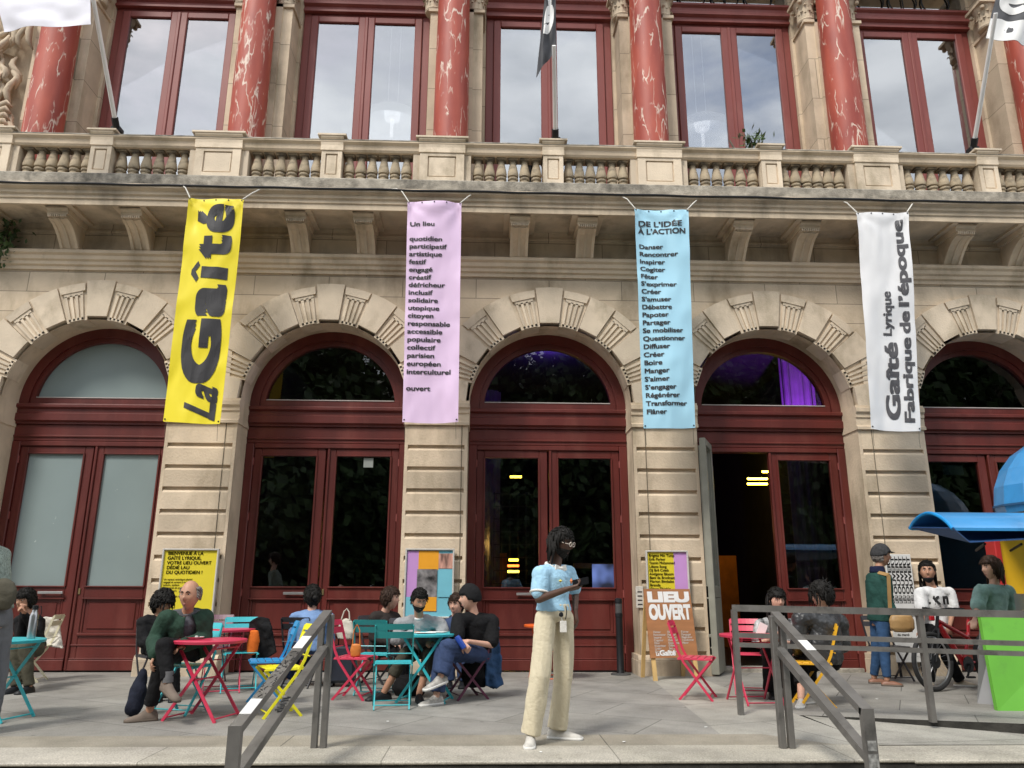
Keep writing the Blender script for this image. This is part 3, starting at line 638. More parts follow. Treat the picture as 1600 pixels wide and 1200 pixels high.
# ramp falling to the right between the terrace edge and the kerb
r = MB(); r.add([Vector(v) for v in ((2.02, -5.16, -.002), (16, -5.16, -.03), (16, -4.0, -.55), (5.0, -4.0, -.14), (2.02, -3.6, -.002))], [(0, 1, 2), (0, 2, 3), (0, 3, 4)]); tag(r.build('ramp', GRAN), kind='structure')
r = MB(); r.add([Vector(v) for v in ((1.98, -3.78, 0), (5.0, -4.62, 0), (16, -4.62, 0), (16, -4.62, -.6), (5, -4.62, -.6), (1.98, -3.78, -.6))], [(0, 5, 4, 1), (1, 4, 3, 2)]); tag(r.build('terrace_edge', RISE), kind='structure')
st = MB(); st.box(-16, 16, -5.665, -5.1, ZP, -.028); tag(st.build('step_riser', RISE), kind='structure')
st = MB(); st.bbox(-16, 16, -6.05, -5.66, ZP, -.17, .012); tag(st.build('steps', STONEG), kind='structure')
st = MB(); st.bbox(-16, 16, -6.42, -6.05, ZP, -.34, .012); tag(st.build('steps', STONEG), kind='structure')
# trees on the square behind the viewer: they darken the low sky and stand mirrored in the door glass
LEAF = M('dark green leaf', (.045, .085, .022), .55, .45, 3, detail=2); BARK = M('plane tree bark', (.16, .14, .11), .9, .3, 6)
def make_tree(seed):
    r = thing('leafy_tree'); q = random.Random(seed); m = MB()
    m.tube([(0, 0, 0), (.1, .05, 2), (.05, .1, 4), (.2, 0, 6.5), (.1, .1, 9.5)], [.32, .26, .22, .16, .05], 10)
    ends = []
    for i in range(11):
        a = i*2.4 + q.random(); z = q.uniform(1.6, 8.0); l_ = q.uniform(2.2, 3.6)*(1.1-.04*z); e = Vector((l_*cos(a), l_*sin(a), z + q.uniform(.9, 2.2))); ends.append(e)
        m.tube([(.08, .05, z), Vector((.5*e.x, .5*e.y, z + .35)), e], [.11, .07, .02], 6)
    m.build('trunk', BARK, r, smooth=True)
    f = MB(); cl = ends + [Vector((q.uniform(-1.5, 1.5), q.uniform(-1.5, 1.5), q.uniform(4, 11.5))) for _ in range(22)] + [Vector((q.uniform(-3, 3), q.uniform(-2, 2), q.uniform(.8, 4.5))) for _ in range(14)]
    for c in cl:
        rr_ = q.uniform(1.0, 1.8)
        for _ in range(230):
            d = Vector((q.gauss(0, 1), q.gauss(0, 1), q.gauss(0, .75))); d = d.normalized()*rr_*q.random()**.4; p = c + d
            n_ = Vector((q.gauss(0, 1), q.gauss(0, 1), q.gauss(.6, 1))).normalized(); u = n_.orthogonal().normalized(); v = n_.cross(u); s_ = q.uniform(.16, .30)
            f.add([p-u*s_, p-v*s_*.6, p+u*s_, p+v*s_*.6], [(0, 1, 2, 3)])
    f.build('crown', LEAF, r); return r
T0 = [make_tree(3), make_tree(8)]
for i, (x, y, rz, s_) in enumerate(((-13.5, -26, .3, 1.3), (-7.6, -24, 2., 1.2), (-1.2, -28, 4.2, 1.38), (4.6, -26.5, 1.1, 1.22), (10.5, -25, 3.0, 1.27), (16.5, -27, 5.0, 1.35), (-19.5, -28, .9, 1.35), (-10.5, -35, 2.5, 1.4), (-3.5, -36, 5.5, 1.5), (2.5, -35, .4, 1.3), (8, -36, 3.7, 1.45), (14, -35, 1.6, 1.5), (23, -26, 2.2, 1.4), (20, -34, 4.4, 1.5), (29, -30, .7, 1.5), (-26, -30, 3.1, 1.5), (35, -29, 5.2, 1.5))):
    o = T0[i] if i < 2 else copy_tree(T0[i % 2])
    o.location = (x, y, ZP); o.rotation_euler.z = rz; o.scale = (s_, s_, s_); tag(o, 'leafy tree of the square, seen only mirrored in the dark door glass', 'tree', 'trees mirrored in the door glass')
# ================================================================== things on the terrace
SC = .93
def paint(name, col): return M(name + ' enamel', col, .38, .08, 8, .03, 80)
TURQ = paint('turquoise', (.035, .42, .47)); TEAL = paint('deep teal', (.02, .30, .31)); PINK = paint('raspberry', (.56, .035, .085)); YELL = paint('lemon', (.78, .72, .02)); BLUE = paint('azure', (.03, .27, .56))  # second turquoise is darker: the shade on chair backs is put into the colour
PURP = paint('aubergine', (.10, .02, .05)); ORNG = paint('orange', (.80, .13, .02)); CREAM = paint('cream', (.62, .58, .42)); GOLD = paint('golden', (.72, .38, .02)); DKCH = paint('charcoal', (.03, .03, .035))
def make_chair(col, col2=None):
    r = thing('folding_chair'); s = SC
    b = MB()
    for i in range(5):
        y = -.175 + i*.076; b.bbox(-.19*s, .19*s, (y)*s, (y+.068)*s, .44*s, .452*s, .004)
    b.bbox(-.20*s, -.185*s, -.19*s, .2*s, .425*s, .441*s, .003); b.bbox(.185*s, .20*s, -.19*s, .2*s, .425*s, .441*s, .003)
    b.build('seat', col, r)
    b = MB()
    for z0, z1, yy in ((.70, .765, .235), (.785, .845, .262)):
        n = 9; A = []; B = []
        rs = []
        for i in range(n):
            t = i/(n-1)*2-1; x = .19*t; y = yy + .02*(1-t*t); rs.append([Vector((x*s, (y-.004)*s, z0*s)), Vector((x*s, (y+.004)*s, z0*s)), Vector((x*s, (y+.03)*s, z1*s)), Vector((x*s, (y+.022)*s, z1*s))])
        b.rings(rs)
    b.build('backrest', col2 or col, r)
    for sx in (-1, 1):
        x = .196*sx*s
        m = MB(); pts = [(x, .285, .83), (x, .245, .70), (x, .19, .52), (x, .13, .40), (x, -.02, .20), (x, -.17, .0)]
        pts = [(p[0], p[1]*s, p[2]*s) for p in pts]
        for i in range(len(pts)-1): m.bar(pts[i], pts[i+1], .012, .024, (0, 1, .3))
        m.build('leg', col2 or col, r)
        x = .178*sx*s
        m = MB(); m.bar((x, -.18*s, .435*s), (x, .20*s, 0), .012, .024, (0, 1, .3)); m.build('leg', col, r)
    for y, z, w_ in ((-.13, .05, .19), (.17, .045, .175), (.24, .55, .19)):
        m = MB(); m.tube([(-w_*s, y*s, z*s), (w_*s, y*s, z*s)], .006, 6); m.build('stretcher', col, r)
    return r
CH = {}
def chair(x, y, rz, col, label, col2=None, group='folding bistro chairs on the terrace'):
    key = (col.name, col2.name if col2 else '')
    if key not in CH: o = CH[key] = make_chair(col, col2)
    else: o = copy_tree(CH[key])
    o.location = (x, y, 0); o.rotation_euler = (0, 0, radians(rz)); return tag(o, label, 'chair', group)
chair(-1.81, -3.26, 186, TURQ, 'empty turquoise folding chair with shade coloured into its back, nearest the man in grey sweatshirt', TEAL)
chair(-2.12, -2.28, 172, TURQ, 'turquoise chair, shade coloured into its back, just behind the empty turquoise one, beside the raspberry chair', TEAL)
chair(-2.27, -2.62, 80, PINK, 'raspberry pink folding chair side on, right of the sloping handrail on the left')
chair(-2.80, -3.72, -62, YELL, 'lemon yellow folding chair seen through the sloping handrail on the left')
chair(-3.10, -3.02, -72, BLUE, 'azure blue folding chair behind the lemon yellow one')
chair(-3.72, -3.58, -18, TURQ, 'turquoise folding chair the man in the green jacket sits on')
chair(-3.66, -2.05, 20, TURQ, 'turquoise chair with a black jacket over it, behind the red table')
chair(-6.50, -1.10, -80, CREAM, 'cream legged folding chair with a white coat over it, by the frosted door')
chair(-6.78, -1.75, -50, ORNG, 'orange folding chair at the left edge, under the person dressed in black')
chair(1.36, -2.68, 68, PINK, 'raspberry pink folding chair, empty, in front of the brown sandwich board')
chair(2.36, -3.18, -100, GOLD, 'golden yellow folding chair behind the handrail, under the leather jacketed person')
chair(2.06, -2.28, -15, PINK, 'raspberry chair the woman with the black fringe sits on')
chair(-1.10, -2.62, -70, PURP, 'aubergine folding chair the man in the black beanie sits on')
chair(-1.78, -2.28, 10, DKCH, 'dark chair the man in the grey sweatshirt sits on')
chair(-4.25, -1.28, 5, PURP, 'aubergine folding chair with its back to the stone pier, behind the small red table')
chair(-3.05, -1.60, 165, DKCH, 'dark chair the woman in the denim jacket sits on')
chair(-2.16, -1.25, 60, DKCH, 'dark chair the woman with the brown bun sits on')
chair(-4.42, -2.42, 40, DKCH, 'dark chair the black haired person behind the man in green sits on')
chair(4.30, -1.05, 10, DKCH, 'black folding chair beside the tall white poster board, behind the person in the cap')
chair(-1.12, -1.15, 15, DKCH, 'dark chair the half hidden person in denim sits on, behind the black beanie')
def make_table(col, r_=.345):
    r = thing('bistro_table'); s = SC; b = MB(); z = .71*s
    b.lathe([(.001, z+.006), (r_*s, z+.006), ((r_+.006)*s, z), (r_*s, z-.022), ((r_-.012)*s, z-.022), ((r_-.012)*s, z-.002), (.001, z-.002)][::-1], (0, 0, 0), 40)
    b.build('tabletop', col, r, smooth=True)
    for sx in (-1, 1):
        x = .2*sx*s
        for sg in (-1, 1):
            m = MB(); m.bar((x, sg*.22*s, z-.02), (x + sx*.02*s, -sg*.27*s, 0), .012, .026, (0, 1, .3)); m.build('leg', col, r)
            x -= sx*.016*s
    for p, q in (((-.2, .25, .03), (.2, .25, .03)), ((-.2, -.25, .03), (.2, -.25, .03)), ((-.19, 0, .36), (.19, 0, .36)), ((-.19, .2, .64), (.19, .2, .64)), ((-.19, -.2, .64), (.19, -.2, .64))):
        m = MB(); m.tube([Vector(p)*s, Vector(q)*s], .007, 6); m.build('stretcher', col, r)
    return r
TB = {}
def table(x, y, rz, col, label):
    if col.name not in TB: o = TB[col.name] = make_table(col)
    else: o = copy_tree(TB[col.name])
    o.location = (x, y, 0); o.rotation_euler = (0, 0, radians(rz)); return tag(o, label, 'table', 'round bistro tables')
table(-3.40, -3.90, 75, PINK, 'raspberry red round bistro table beside the man in the green jacket')
table(-3.86, -2.02, 20, PINK, 'raspberry red round table by the stone pier behind the man in green')
table(-5.20, -3.92, 80, TURQ, 'turquoise round bistro table at the left edge with a steel flask on it')
table(-1.52, -2.82, 80, TURQ, 'turquoise round bistro table between the man in grey and the man in the beanie')
table(1.86, -2.98, 5, PINK, 'raspberry red table behind the handrail, before the woman with the black fringe')
table(-.08, -.88, 10, ORNG, 'orange table by the middle door, half hidden behind the standing man')
# ------------------------------------------------------------------ handrails
def flatrail(m, pts, wd=.045, ht=.075):
    for p, q in zip(pts[:-1], pts[1:]): m.bar(p, q, wd, ht)
def stair_rail(x, y0, label, sx):
    r = thing('handrail', label, 'handrail', (x, y0, 0), group='steel handrails of the terrace'); 
    for d in (-.033, .033): m = MB(); m.bbox(d-.022, d+.022, -.028, .028, 0, .925, .004); m.build('post', IRON, r)
    dx, dy, dz = (-.10, -1.72, -.53) if sx < 0 else (0, -1.30, -.50)
    m = MB(); m.bar((0, .03, .935), (dx, dy, .935+dz), .066, .042); m.bar((dx, dy-.0, .955+dz), (dx, dy, -.5), .066, .05, (0, 1, 0)); m.build('top_rail', IRON, r)
    m = MB(); m.bar((0, .02, .69), (dx, dy+.02, .69+dz), .06, .05); m.build('lower_rail', IRON, r)
    m = MB(); d = Vector((dx, dy, dz)).normalized(); n = Vector((0, -dz, dy)).normalized()*-1
    for t0, t1 in ((.30, .42), (.83, .93)) if sx < 0 else ((.36, .47),):
        a, b = Vector((0, .03, .935)).lerp(Vector((dx, dy, .935+dz)), t0), Vector((0, .03, .935)).lerp(Vector((dx, dy, .935+dz)), t1); up = Vector((0, -.3, .95)).normalized()*.0225
        m = MB(); m.bar(a+up, b+up, .064, .002); m.build('tape_patch', M('white tape', (.62, .62, .6), .6, .08), r)
    if sx < 0:
        m = MB(); a, b = Vector((0, .03, .935)).lerp(Vector((dx, dy, .935+dz)), .45), Vector((0, .03, .935)).lerp(Vector((dx, dy, .935+dz)), .82); up = Vector((0, -.3, .95)).normalized()*.0222; rr_ = random.Random(5)
        for i in range(60):
            p = a.lerp(b, rr_.random()) + up; x_ = rr_.uniform(-.03, .03); p.x += x_; q = p + d*rr_.uniform(-.03, .03) + Vector((rr_.uniform(-.015, .015), 0, 0)); q.x = max(p.x-x_-.034, min(p.x-x_+.034, q.x)); m.bar(p, q, .006, .0015)
        m.build('graffiti', BLKM, r)
        m = MB(); c0 = Vector((-.055, -.95, .69-.95*.308)); pts = []
        for i in range(34):
            t = i/33; pts.append(c0 + d*(-.1+.2*t) + Vector((0, .022*sin(9*t*pi)*.4, .026 + 0)) + Vector((.024*sin(11*t*pi), 0, 0)))
        m.tube(pts, .0035, 4); m.build('graffiti', BLKM, r)
    m = MB()
    for k, (z, h, w_) in enumerate(((.33, .055, .05), (.24, .075, .058))): m.box(dx-w_/2, dx+w_/2, dy-.0275, dy-.026, z-.2 if sx < 0 else z-.1, z-.2+h if sx < 0 else z-.1+h)
    m.build('sticker', M('worn sticker', (.22, .22, .21), .7, .75, 30, detail=2), r)
    return r
stair_rail(-2.11, -5.21, 'grey steel handrail sloping down the steps on the left, scrawled with graffiti and white tape', -1)
stair_rail(1.29, -5.29, 'grey steel handrail sloping down the steps on the right, with stickers on its end post', 1)
RR = thing('ramp_railing', 'long grey steel railing with three rails running right along the ramp edge', 'railing', (1.45, -3.76, 0), group='steel handrails of the terrace')
e0 = Vector((0, 0, 0)); dr_ = Vector((2.62-1.06, -.42, 0))
def rp_(t): return Vector((dr_.x*t, dr_.y*t, 0))
for t in (0, 1, 2.6):
    m = MB(); c = rp_(t); m.bar(c, c + Vector((0, 0, .93)), .045, .06, (0, 1, 0)); m.build('post', IRON, RR)
for z, th in ((.945, .060), (.70, .042), (.615, .040)):
    m = MB(); t0 = -.01; m.bar(rp_(t0)+Vector((0, 0, z)), rp_(3.2)+Vector((0, 0, z-.07)), .05, th); m.build('rail', IRON, RR)
# ------------------------------------------------------------------ bollard, sandwich board, posters
b = thing('bollard', 'slim black bollard beside the middle door', 'bollard', (.93, -.34, 0)); m = MB()
m.lathe([(.06, 0), (.06, .015), (.05, .03), (.047, .5), (.047, .74), (.052, .745), (.052, .79), (.047, .795), (.047, .93), (.052, .935), (.05, .985), (.03, .995), (.001, .997)], seg=20); m.build('post', BLKM, b, smooth=True)
m = MB(); m.lathe([(.001, 0), (.135, 0), (.135, .012), (.12, .02), (.06, .022)], seg=24); m.build('base_plate', M('scuffed iron', (.06, .06, .06), .6, .3), b, smooth=True)
m = MB(); m.lathe([(.0475, .80), (.0485, .80), (.0485, .92), (.0475, .92)], seg=20); m.build('band', M('scuffed iron', (.06, .06, .06)), b)
INK = M('black ink', (.018, .017, .018), .7, .1); WINK = M('white ink', (.78, .77, .75), .6, .04)
def put(vs, O, ux, uz, n, off=.003): return [O + ux*v.x + uz*v.y + n*(off+v.z) for v in vs]
def lines_mesh(m, lines, x0, ytop, h, lead, O, ux, uz, n, bold=.02, wmax=None, off=.003, sx=1.):
    for i, s_ in enumerate(lines):
        if not s_: continue
        vs, fs = text_mesh(s_, h, bold*h, sx=sx)
        if wmax:
            bx_ = bounds(vs)[1]
            if bx_ > wmax: vs = [Vector((v.x*wmax/bx_, v.y, v.z)) for v in vs]
        m.add(put([Vector((v.x+x0, v.y+ytop-lead*i-h*.7, 0)) for v in vs], O, ux, uz, n, off), fs)
# sandwich board
sb = thing('sandwich_board', 'brown wooden sandwich board reading LIEU OUVERT in white, in front of the third stone pier', 'sandwich board', (1.22, -1.08, 0))
ux = Vector((.65, .14, 0)).normalized(); n = ux.cross(Vector((0, 0, 1))); lean = radians(9); uz = (Vector((0, 0, 1))*cos(lean) - n*sin(lean)).normalized(); n = ux.cross(uz)
PLY = M('brown stained board', (.36, .155, .06), .6, .18, 4, .1, 30, stretch=(.4, 1, 3)); PINE = M('pale pine', (.60, .40, .16), .6, .15, 4, stretch=(4, 4, .6))
bw, z0, z1 = .66, .27, 1.13
def panel(m, O, a, b_, c, d, th=.018): m.rings([[O + ux*x + uz*z for x, z in ((a, c), (b_, c), (b_, d), (a, d))], [O + ux*x + uz*z + n*th for x, z in ((a, c), (b_, c), (b_, d), (a, d))]][::1])
O = Vector((0, 0, 0)); m = MB(); panel(m, O, -.02, bw-.02, z0, z1); m.build('board', PLY, sb)
for x in (.0, bw-.085):
    m = MB(); panel(m, O - n*.022, x, x+.055, -.0, z1-.02, .021); m.build('leg', PINE, sb)
for x in (.0, bw-.085):
    m = MB(); a = ux*(x+.03) + uz*(z1-.02) - n*.03; q = ux*(x+.03) + n*-.42; q.z = 0; m.bar(a, q, .05, .02); m.build('leg', PINE, sb)
F = O + n*.018; m = MB()
def ft(m, s_, x0, x1, y0, y1, bold, F=F): 
    vs, fs = fit_text(s_, x0, x1, y0, y1, bold); m.add(put(vs, F, ux, uz, n, .002), fs)
ft(m, 'LIEU', .02, .615, .955, 1.095, .06); ft(m, 'OUVERT', .02, .615, .735, .935, .05)
cols = [['Danser', 'Rencontrer', 'Inspirer', 'Coguiter', 'Fêter', 'S’exprimer', 'Créer', 'S’amuser'], ['Débattre', 'Papoter', 'Partager', 'Mobiliser', 'Questionner', 'Diffuser', 'Boire', 'Manger'], ['S’aimer', 'S’engager', 'Régénérer', 'Transformer', 'Flâner']]
for i, cl in enumerate(cols): lines_mesh(m, cl, .05+.195*i, .60, .036, .034, F, ux, uz, n, .025, .17, .002)
ft(m, 'La', .06, .105, .295, .345, .03); ft(m, 'Gaîté', .11, .33, .295, .365, .035)
m.build('lettering', WINK, sb)
# framed posters on the piers
def poster(x0, x1, z0, z1, Y, label, cols):
    r = thing('framed_poster', label, 'poster', (x0, Y, z0), group='framed posters on the stone piers'); w_, h = x1-x0, z1-z0; m = MB()
    for a in ((0, .022, 0, h), (w_-.022, w_, 0, h), (.022, w_-.022, 0, .022), (.022, w_-.022, h-.022, h)): m.bbox(a[0], a[1], -.035, .02, a[2], a[3], .004)
    m.build('frame', M('pale aluminium frame', (.52, .50, .46), .4, .06), r)
    m = MB(); mats = []
    for i, (a, b_, c, d, col) in enumerate(cols):
        m.k = i; mats.append(col); y = -.008 - .0015*i; m.add([Vector((a*w_, y, c*h)), Vector((b_*w_, y, c*h)), Vector((b_*w_, y, d*h)), Vector((a*w_, y, d*h))], [(0, 1, 2, 3)])
    m.k = 0; m.build('sheet', mats, r)
    return r, w_, h
PY = M('poster yellow', (.68, .56, .02), .6, .04); PV = M('poster mauve', (.52, .27, .58), .6, .04); PO = M('poster orange', (.76, .33, .012), .6, .04); PC = M('poster cyan', (.16, .46, .56), .6, .04); PB = M('poster photo print', (.16, .15, .15), .6, 1.0, 9, detail=3); PSK = M('poster hand print', (.42, .22, .17), .6, .7, 18, detail=2, stretch=(1, 1, .25))
ax, az, an = Vector((1, 0, 0)), Vector((0, 0, 1)), Vector((0, -1, 0))
def rect(xl, xr, yt, yb, Y=-.56): a, b_ = at(xl, yt, Y), at(xr, yb, Y); return a.x, b_.x, b_.z, a.z
xa, xb, za, zb_ = rect(256, 333, 857, 966)
r, w_, h = poster(xa, xb, za, zb_, -.56, 'yellow framed poster with black slanted text on the leftmost stone pier', [(0, 1, 0, 1, PY)])
m = MB(); lines_mesh(m, ['BIENVENUE À LA', 'GAÎTÉ LYRIQUE,', 'VOTRE LIEU OUVERT', 'DÉDIÉ LAU', 'DU QUOTIDIEN !'], .07, h-.04, .062, .062, Vector((0, -.011, 0)), ax, az, an, .025, w_-.12)
lines_mesh(m, ['Un espace artistique pluriel', 'engagé et ouvert à toutes', 'culture, ateliers', 'rencontres et accueil libre', 'tous les jours', '', 'entrée gratuite du mardi', 'au dimanche', '', 'bar et cantine', 'café associatif'], .05, h-.39, .034, .036, Vector((0, -.011, 0)), ax, az, an, .025, w_-.1)
m.build('lettering', INK, r)
xa, xb, za, zb_ = rect(634, 708, 857, 966)
poster(xa, xb, za, zb_, -.56, 'framed poster of mauve, orange and cyan blocks round a black and white photo', [(0, 1, 0, 1, PC), (.04, .27, .62, .97, PV), (.27, .68, .69, .97, PO), (.04, .5, .3, .66, PV), (.68, .97, .71, .93, PSK), (.25, .66, .30, .70, PB), (.25, .66, .1, .30, PO), (.68, .97, .3, .7, PC), (.04, .25, .03, .3, PC)])
xa, xb, za, zb_ = rect(1008, 1080, 860, 968)
r, w_, h = poster(xa, xb, za, zb_, -.56, 'framed poster half yellow with black names and half mauve, above the sandwich board', [(0, 1, 0, 1, PY), (.66, 1, 0, 1, PV)])
m = MB(); lines_mesh(m, ['Brigitte Min Tump', 'Erik Parker', 'Yasmin Mohammed', 'Liliane Song', 'DJ Bril Celeb', 'Antigone Bloom', 'Beni da Brodcast', 'Marion Bimbabe', 'Brenda', 'Giang Thinh’g', 'Gasier', 'Natasha Urban', 'Orelien Aman'], .045, h-.05, .05, .049, Vector((0, -.011, 0)), ax, az, an, .025, w_*.6)
m.build('lettering', INK, r)
# tall white board with columns of black lettering
xa, xb, za, zb_ = rect(1381, 1443, 866, 1035, -.62)
wb = thing('poster_board', 'tall white board with columns of sideways black OUVERT lettering behind the capped person', 'poster board', (xa, -.62, 0)); w_ = xb-xa
m = MB(); m.bbox(0, w_, -.012, .012, za, zb_, .004); m.build('board', M('white board', (.66, .66, .64), .5, .05), wb)
m = MB()
for s_ in (.03, w_-.03): m.bar((s_, 0, za+.01), (s_, -.02, 0), .03, .02, (0, 1, 0))
m.build('leg', BLKM, wb)
m = MB(); zc = zb_-.03; n_ = 6; cw = (w_-.03)/n_
for i in range(n_):
    vs, fs = fit_text('OUVERT', 0, .50, 0, cw*.86, .03); m.add([Vector((.016 + cw*i + cw*.9 - v.y, -.0145, zc-.50+v.x)) for v in vs], fs)
    vs, fs = fit_text('LIEU', 0, .10, 0, cw*.86, .03); m.add([Vector((.016 + cw*i + cw*.9 - v.y, -.0145, zc-.62+v.x)) for v in vs], fs)
lines_mesh(m, ['La Gaîté Lyrique', 'fabrique de', 'l’époque', '', 'entrée libre', 'du mardi', 'au dimanche'], .05, .80, .045, .05, Vector((0, -.0145, 0)), ax, az, an, .025, w_-.08, 0)
m.build('lettering', INK, wb)
# ------------------------------------------------------------------ hanging banners
def banner(name, px, col, label, Y=-1.36, seed=0):
    TL, TR, BR, BL = [at(x, y, Y) for x, y in px]
    root = thing(name, label, 'banner', tuple((TL+TR)/2), group='long banners hung from the balcony'); C0 = (TL+TR)/2
    def P(u, v, off=0.):                              # u 0..1 left to right, v 0..1 top to bottom
        p = (TL*(1-u)+TR*u)*(1-v) + (BL*(1-u)+BR*u)*v
        wv = .024*sin(v*5+seed)*sin(pi*u) + .016*sin(u*7+v*3+seed*2) + .030*noise.noise(Vector((u*2.2+seed, v*5, .3))) + .013*noise.noise(Vector((u*5+seed+v*4, v*9, 1.3))) + .006*(1-abs(noise.noise(Vector((u*3-v*5+seed, v*7+u*4, 2.3))))*3)
        d0 = math.hypot(u, v*3.5); d1 = math.hypot(1-u, v*3.5); wv += .022*math.exp(-d0*2.2)*sin(9*math.atan2(v*3.5, u+.001)) + .022*math.exp(-d1*2.2)*sin(9*math.atan2(v*3.5, 1.001-u))
        sag = .012*sin(pi*u)*(v > .98)
        return p - C0 + Vector((0, -wv-off, -sag))
    m = MB(); nu, nv = 18, 60
    for side, off in ((0, 0.), (1, -.003)):
        vs = [P(i/nu, j/nv, off) for j in range(nv+1) for i in range(nu+1)]; fs = []
        for j in range(nv):
            for i in range(nu):
                a = j*(nu+1)+i; q = (a, a+nu+1, a+nu+2, a+1); fs.append(q if side == 0 else q[::-1])
        m.add(vs, fs)
    m.build('cloth', col, root, smooth=2)
    for u, v in [(.025, .008), (.27, .008), (.5, .008), (.73, .008), (.975, .008), (.03, .99), (.97, .99)]:
        e = MB(); p = P(u, v, .004); e.lathe([(.006, 0), (.011, 0), (.011, .003)], (0, 0, 0), 8); k = len(e.v)-24
        for i in range(k, len(e.v)): x, y, z = e.v[i]; e.v[i] = (p.x+x, p.y-z, p.z+y)
        e.build('eyelet', BLKM, root)
    # cords up to the foot of the balusters
    for u, dx in ((.02, -.30), (.98, .32)):
        c = MB(); p = P(u, .0, .005); q = p + Vector((dx, .25, .33)); mid = (p+q)/2 + Vector((-dx*.15, -.07, -.03 if u > .5 else .02)); c.tube([p, p.lerp(mid, .6), mid, mid.lerp(q, .5) + Vector((0, -.02, .02)), q], .009, 6)
        c.build('cord', M('white cord', (.62, .6, .55), .8), root)
    for u in (.04, .96):
        c = MB(); p = P(u, 1., 0); c.tube([p, p + Vector((.0, .02, -.10)), p + Vector((.005, .03, -.22))], .0028, 5); c.build('tie', M('thin grey cable', (.10, .085, .06), .8), root)
    return root, P
def on_banner(m, P, vs, fs, off=.005, L_=0):
    if L_: vs, fs = dense(vs, fs, L_)
    m.add([P(v.x, v.y, off + v.z) for v in vs], fs)
VY = M('yellow vinyl', (.80, .66, .015), .55, .03, 2); VP = M('pink vinyl', (.68, .50, .70), .55, .03, 2); VB = M('pale blue vinyl', (.36, .63, .78), .55, .03, 2); VW = M('white vinyl', (.70, .70, .71), .55, .02, 2)
INKV = M('charcoal print', (.022, .021, .024), .6, .15, 5)
# yellow: sideways logo
r, P = banner('banner', [(296, 310), (382, 313), (343, 662), (254, 658)], VY, 'yellow banner with the large sideways black word laGaîté', seed=1)
m = MB()
def side(s_, u0, u1, v0, v1, bold, m=m, P=None, **k):    # text running upwards: baseline on the right
    vs, fs = fit_text(s_, 0, 1, 0, 1, bold, **k); on_banner(m, P, [Vector((u1 - v.y*(u1-u0), v1 - v.x*(v1-v0), v.z)) for v in vs], fs, .006, .05)
side('G', .17, .86, .555, .835, .05, P=P); side('a', .33, .87, .40, .545, .05, P=P); on_banner(m, P, [Vector(v) for v in ((.37, .318, 0), (.85, .325, 0), (.85, .378, 0), (.37, .371, 0))], [(0, 3, 2, 1)], .006, .05); on_banner(m, P, [Vector(v) for v in ((.19, .335, 0), (.30, .295, 0), (.34, .315, 0), (.27, .342, 0), (.34, .372, 0), (.30, .392, 0), (.19, .357, 0))], [(0, 1, 2, 3), (0, 3, 6), (6, 3, 4, 5)], .006, .04); side('t', .28, .87, .175, .285, .045, P=P); side('é', .19, .87, .03, .165, .035, P=P)
vs, fs = fit_text('La', 0, 1, 0, 1, .03)
on_banner(m, P, [Vector((.90 - v.y*.56 - v.x*.06*0 - (1-v.x)*.0 + .0, .985 - v.x*.155 - (1-v.x)*.02 + (v.y-.5)*-.05, v.z)) for v in vs], fs, .006, .05)
m.build('lettering', INKV, r)
def list_banner(r, P, lines, v0, dv, h, x0=.07, sx=1.15, bold=.02, wmax=.87):
    m = MB(); W_ = (P(1, .5)-P(0, .5)).length; H_ = (P(.5, 1)-P(.5, 0)).length
    for i, s_ in enumerate(lines):
        if not s_: continue
        s2, hh, bb = s_ if isinstance(s_, tuple) else (s_, h, bold)
        vs, fs = text_mesh(s2, hh, bb*hh*2, sx=sx); b_ = bounds(vs)[1]; k = min(1, wmax*W_/b_)
        on_banner(m, P, [Vector((x0 + v.x*k/W_, v0 + dv*i - v.y/H_, v.z)) for v in vs], fs, .0065)
    m.build('lettering', INKV, r)
r, P = banner('banner', [(637, 315), (721, 316), (716, 660), (629, 660)], VP, 'pink banner listing black words from quotidien down to interculturel', seed=2)
list_banner(r, P, ['Un lieu', '', 'quotidien', 'participatif', 'artistique', 'festif', 'engagé', 'créatif', 'défricheur', 'inclusif', 'solidaire', 'utopique', 'citoyen', 'responsable', 'accessible', 'populaire', 'collectif', 'parisien', 'européen', 'interculturel', '', 'ouvert'], .120, .0355, .092, .05, 1.3)
r, P = banner('banner', [(991, 327), (1075, 328), (1087, 668), (1006, 669)], VB, 'pale blue banner headed DE L’IDÉE À L’ACTION over a list of verbs', seed=4)
list_banner(r, P, [('DE L’IDÉE', .115, .02), ('À L’ACTION', .115, .02), '', 'Danser', 'Rencontrer', 'Inspirer', 'Cogiter', 'Fêter', 'S’exprimer', 'Créer', 'S’amuser', 'Débattre', 'Papoter', 'Partager', 'Se mobiliser', 'Questionner', 'Diffuser', 'Créer', 'Boire', 'Manger', 'S’aimer', 'S’engager', 'Régénérer', 'Transformer', 'Flâner'], .082, .0358, .092, .06, 1.22)
r, P = banner('banner', [(1338, 332), (1419, 331), (1438, 674), (1361, 670)], VW, 'white banner with sideways grey lettering Gaîté Lyrique Fabrique de l’époque', seed=6)
m = MB(); side('Fabrique de l’époque', .70, 1.0, .035, .965, .025, m=m, P=P); 
m = MB(); side('Fabrique', .70, .955, .595, .965, .035, m=m, P=P); side('de', .70, .90, .475, .575, .035, m=m, P=P); side('l’époque', .68, .955, .035, .455, .035, m=m, P=P)
side('Gaîté', .36, .64, .615, .955, .035, m=m, P=P); side('Lyrique', .37, .60, .385, .585, .028, m=m, P=P)
m.build('lettering', M('grey print', (.07, .068, .075), .6, .1), r)
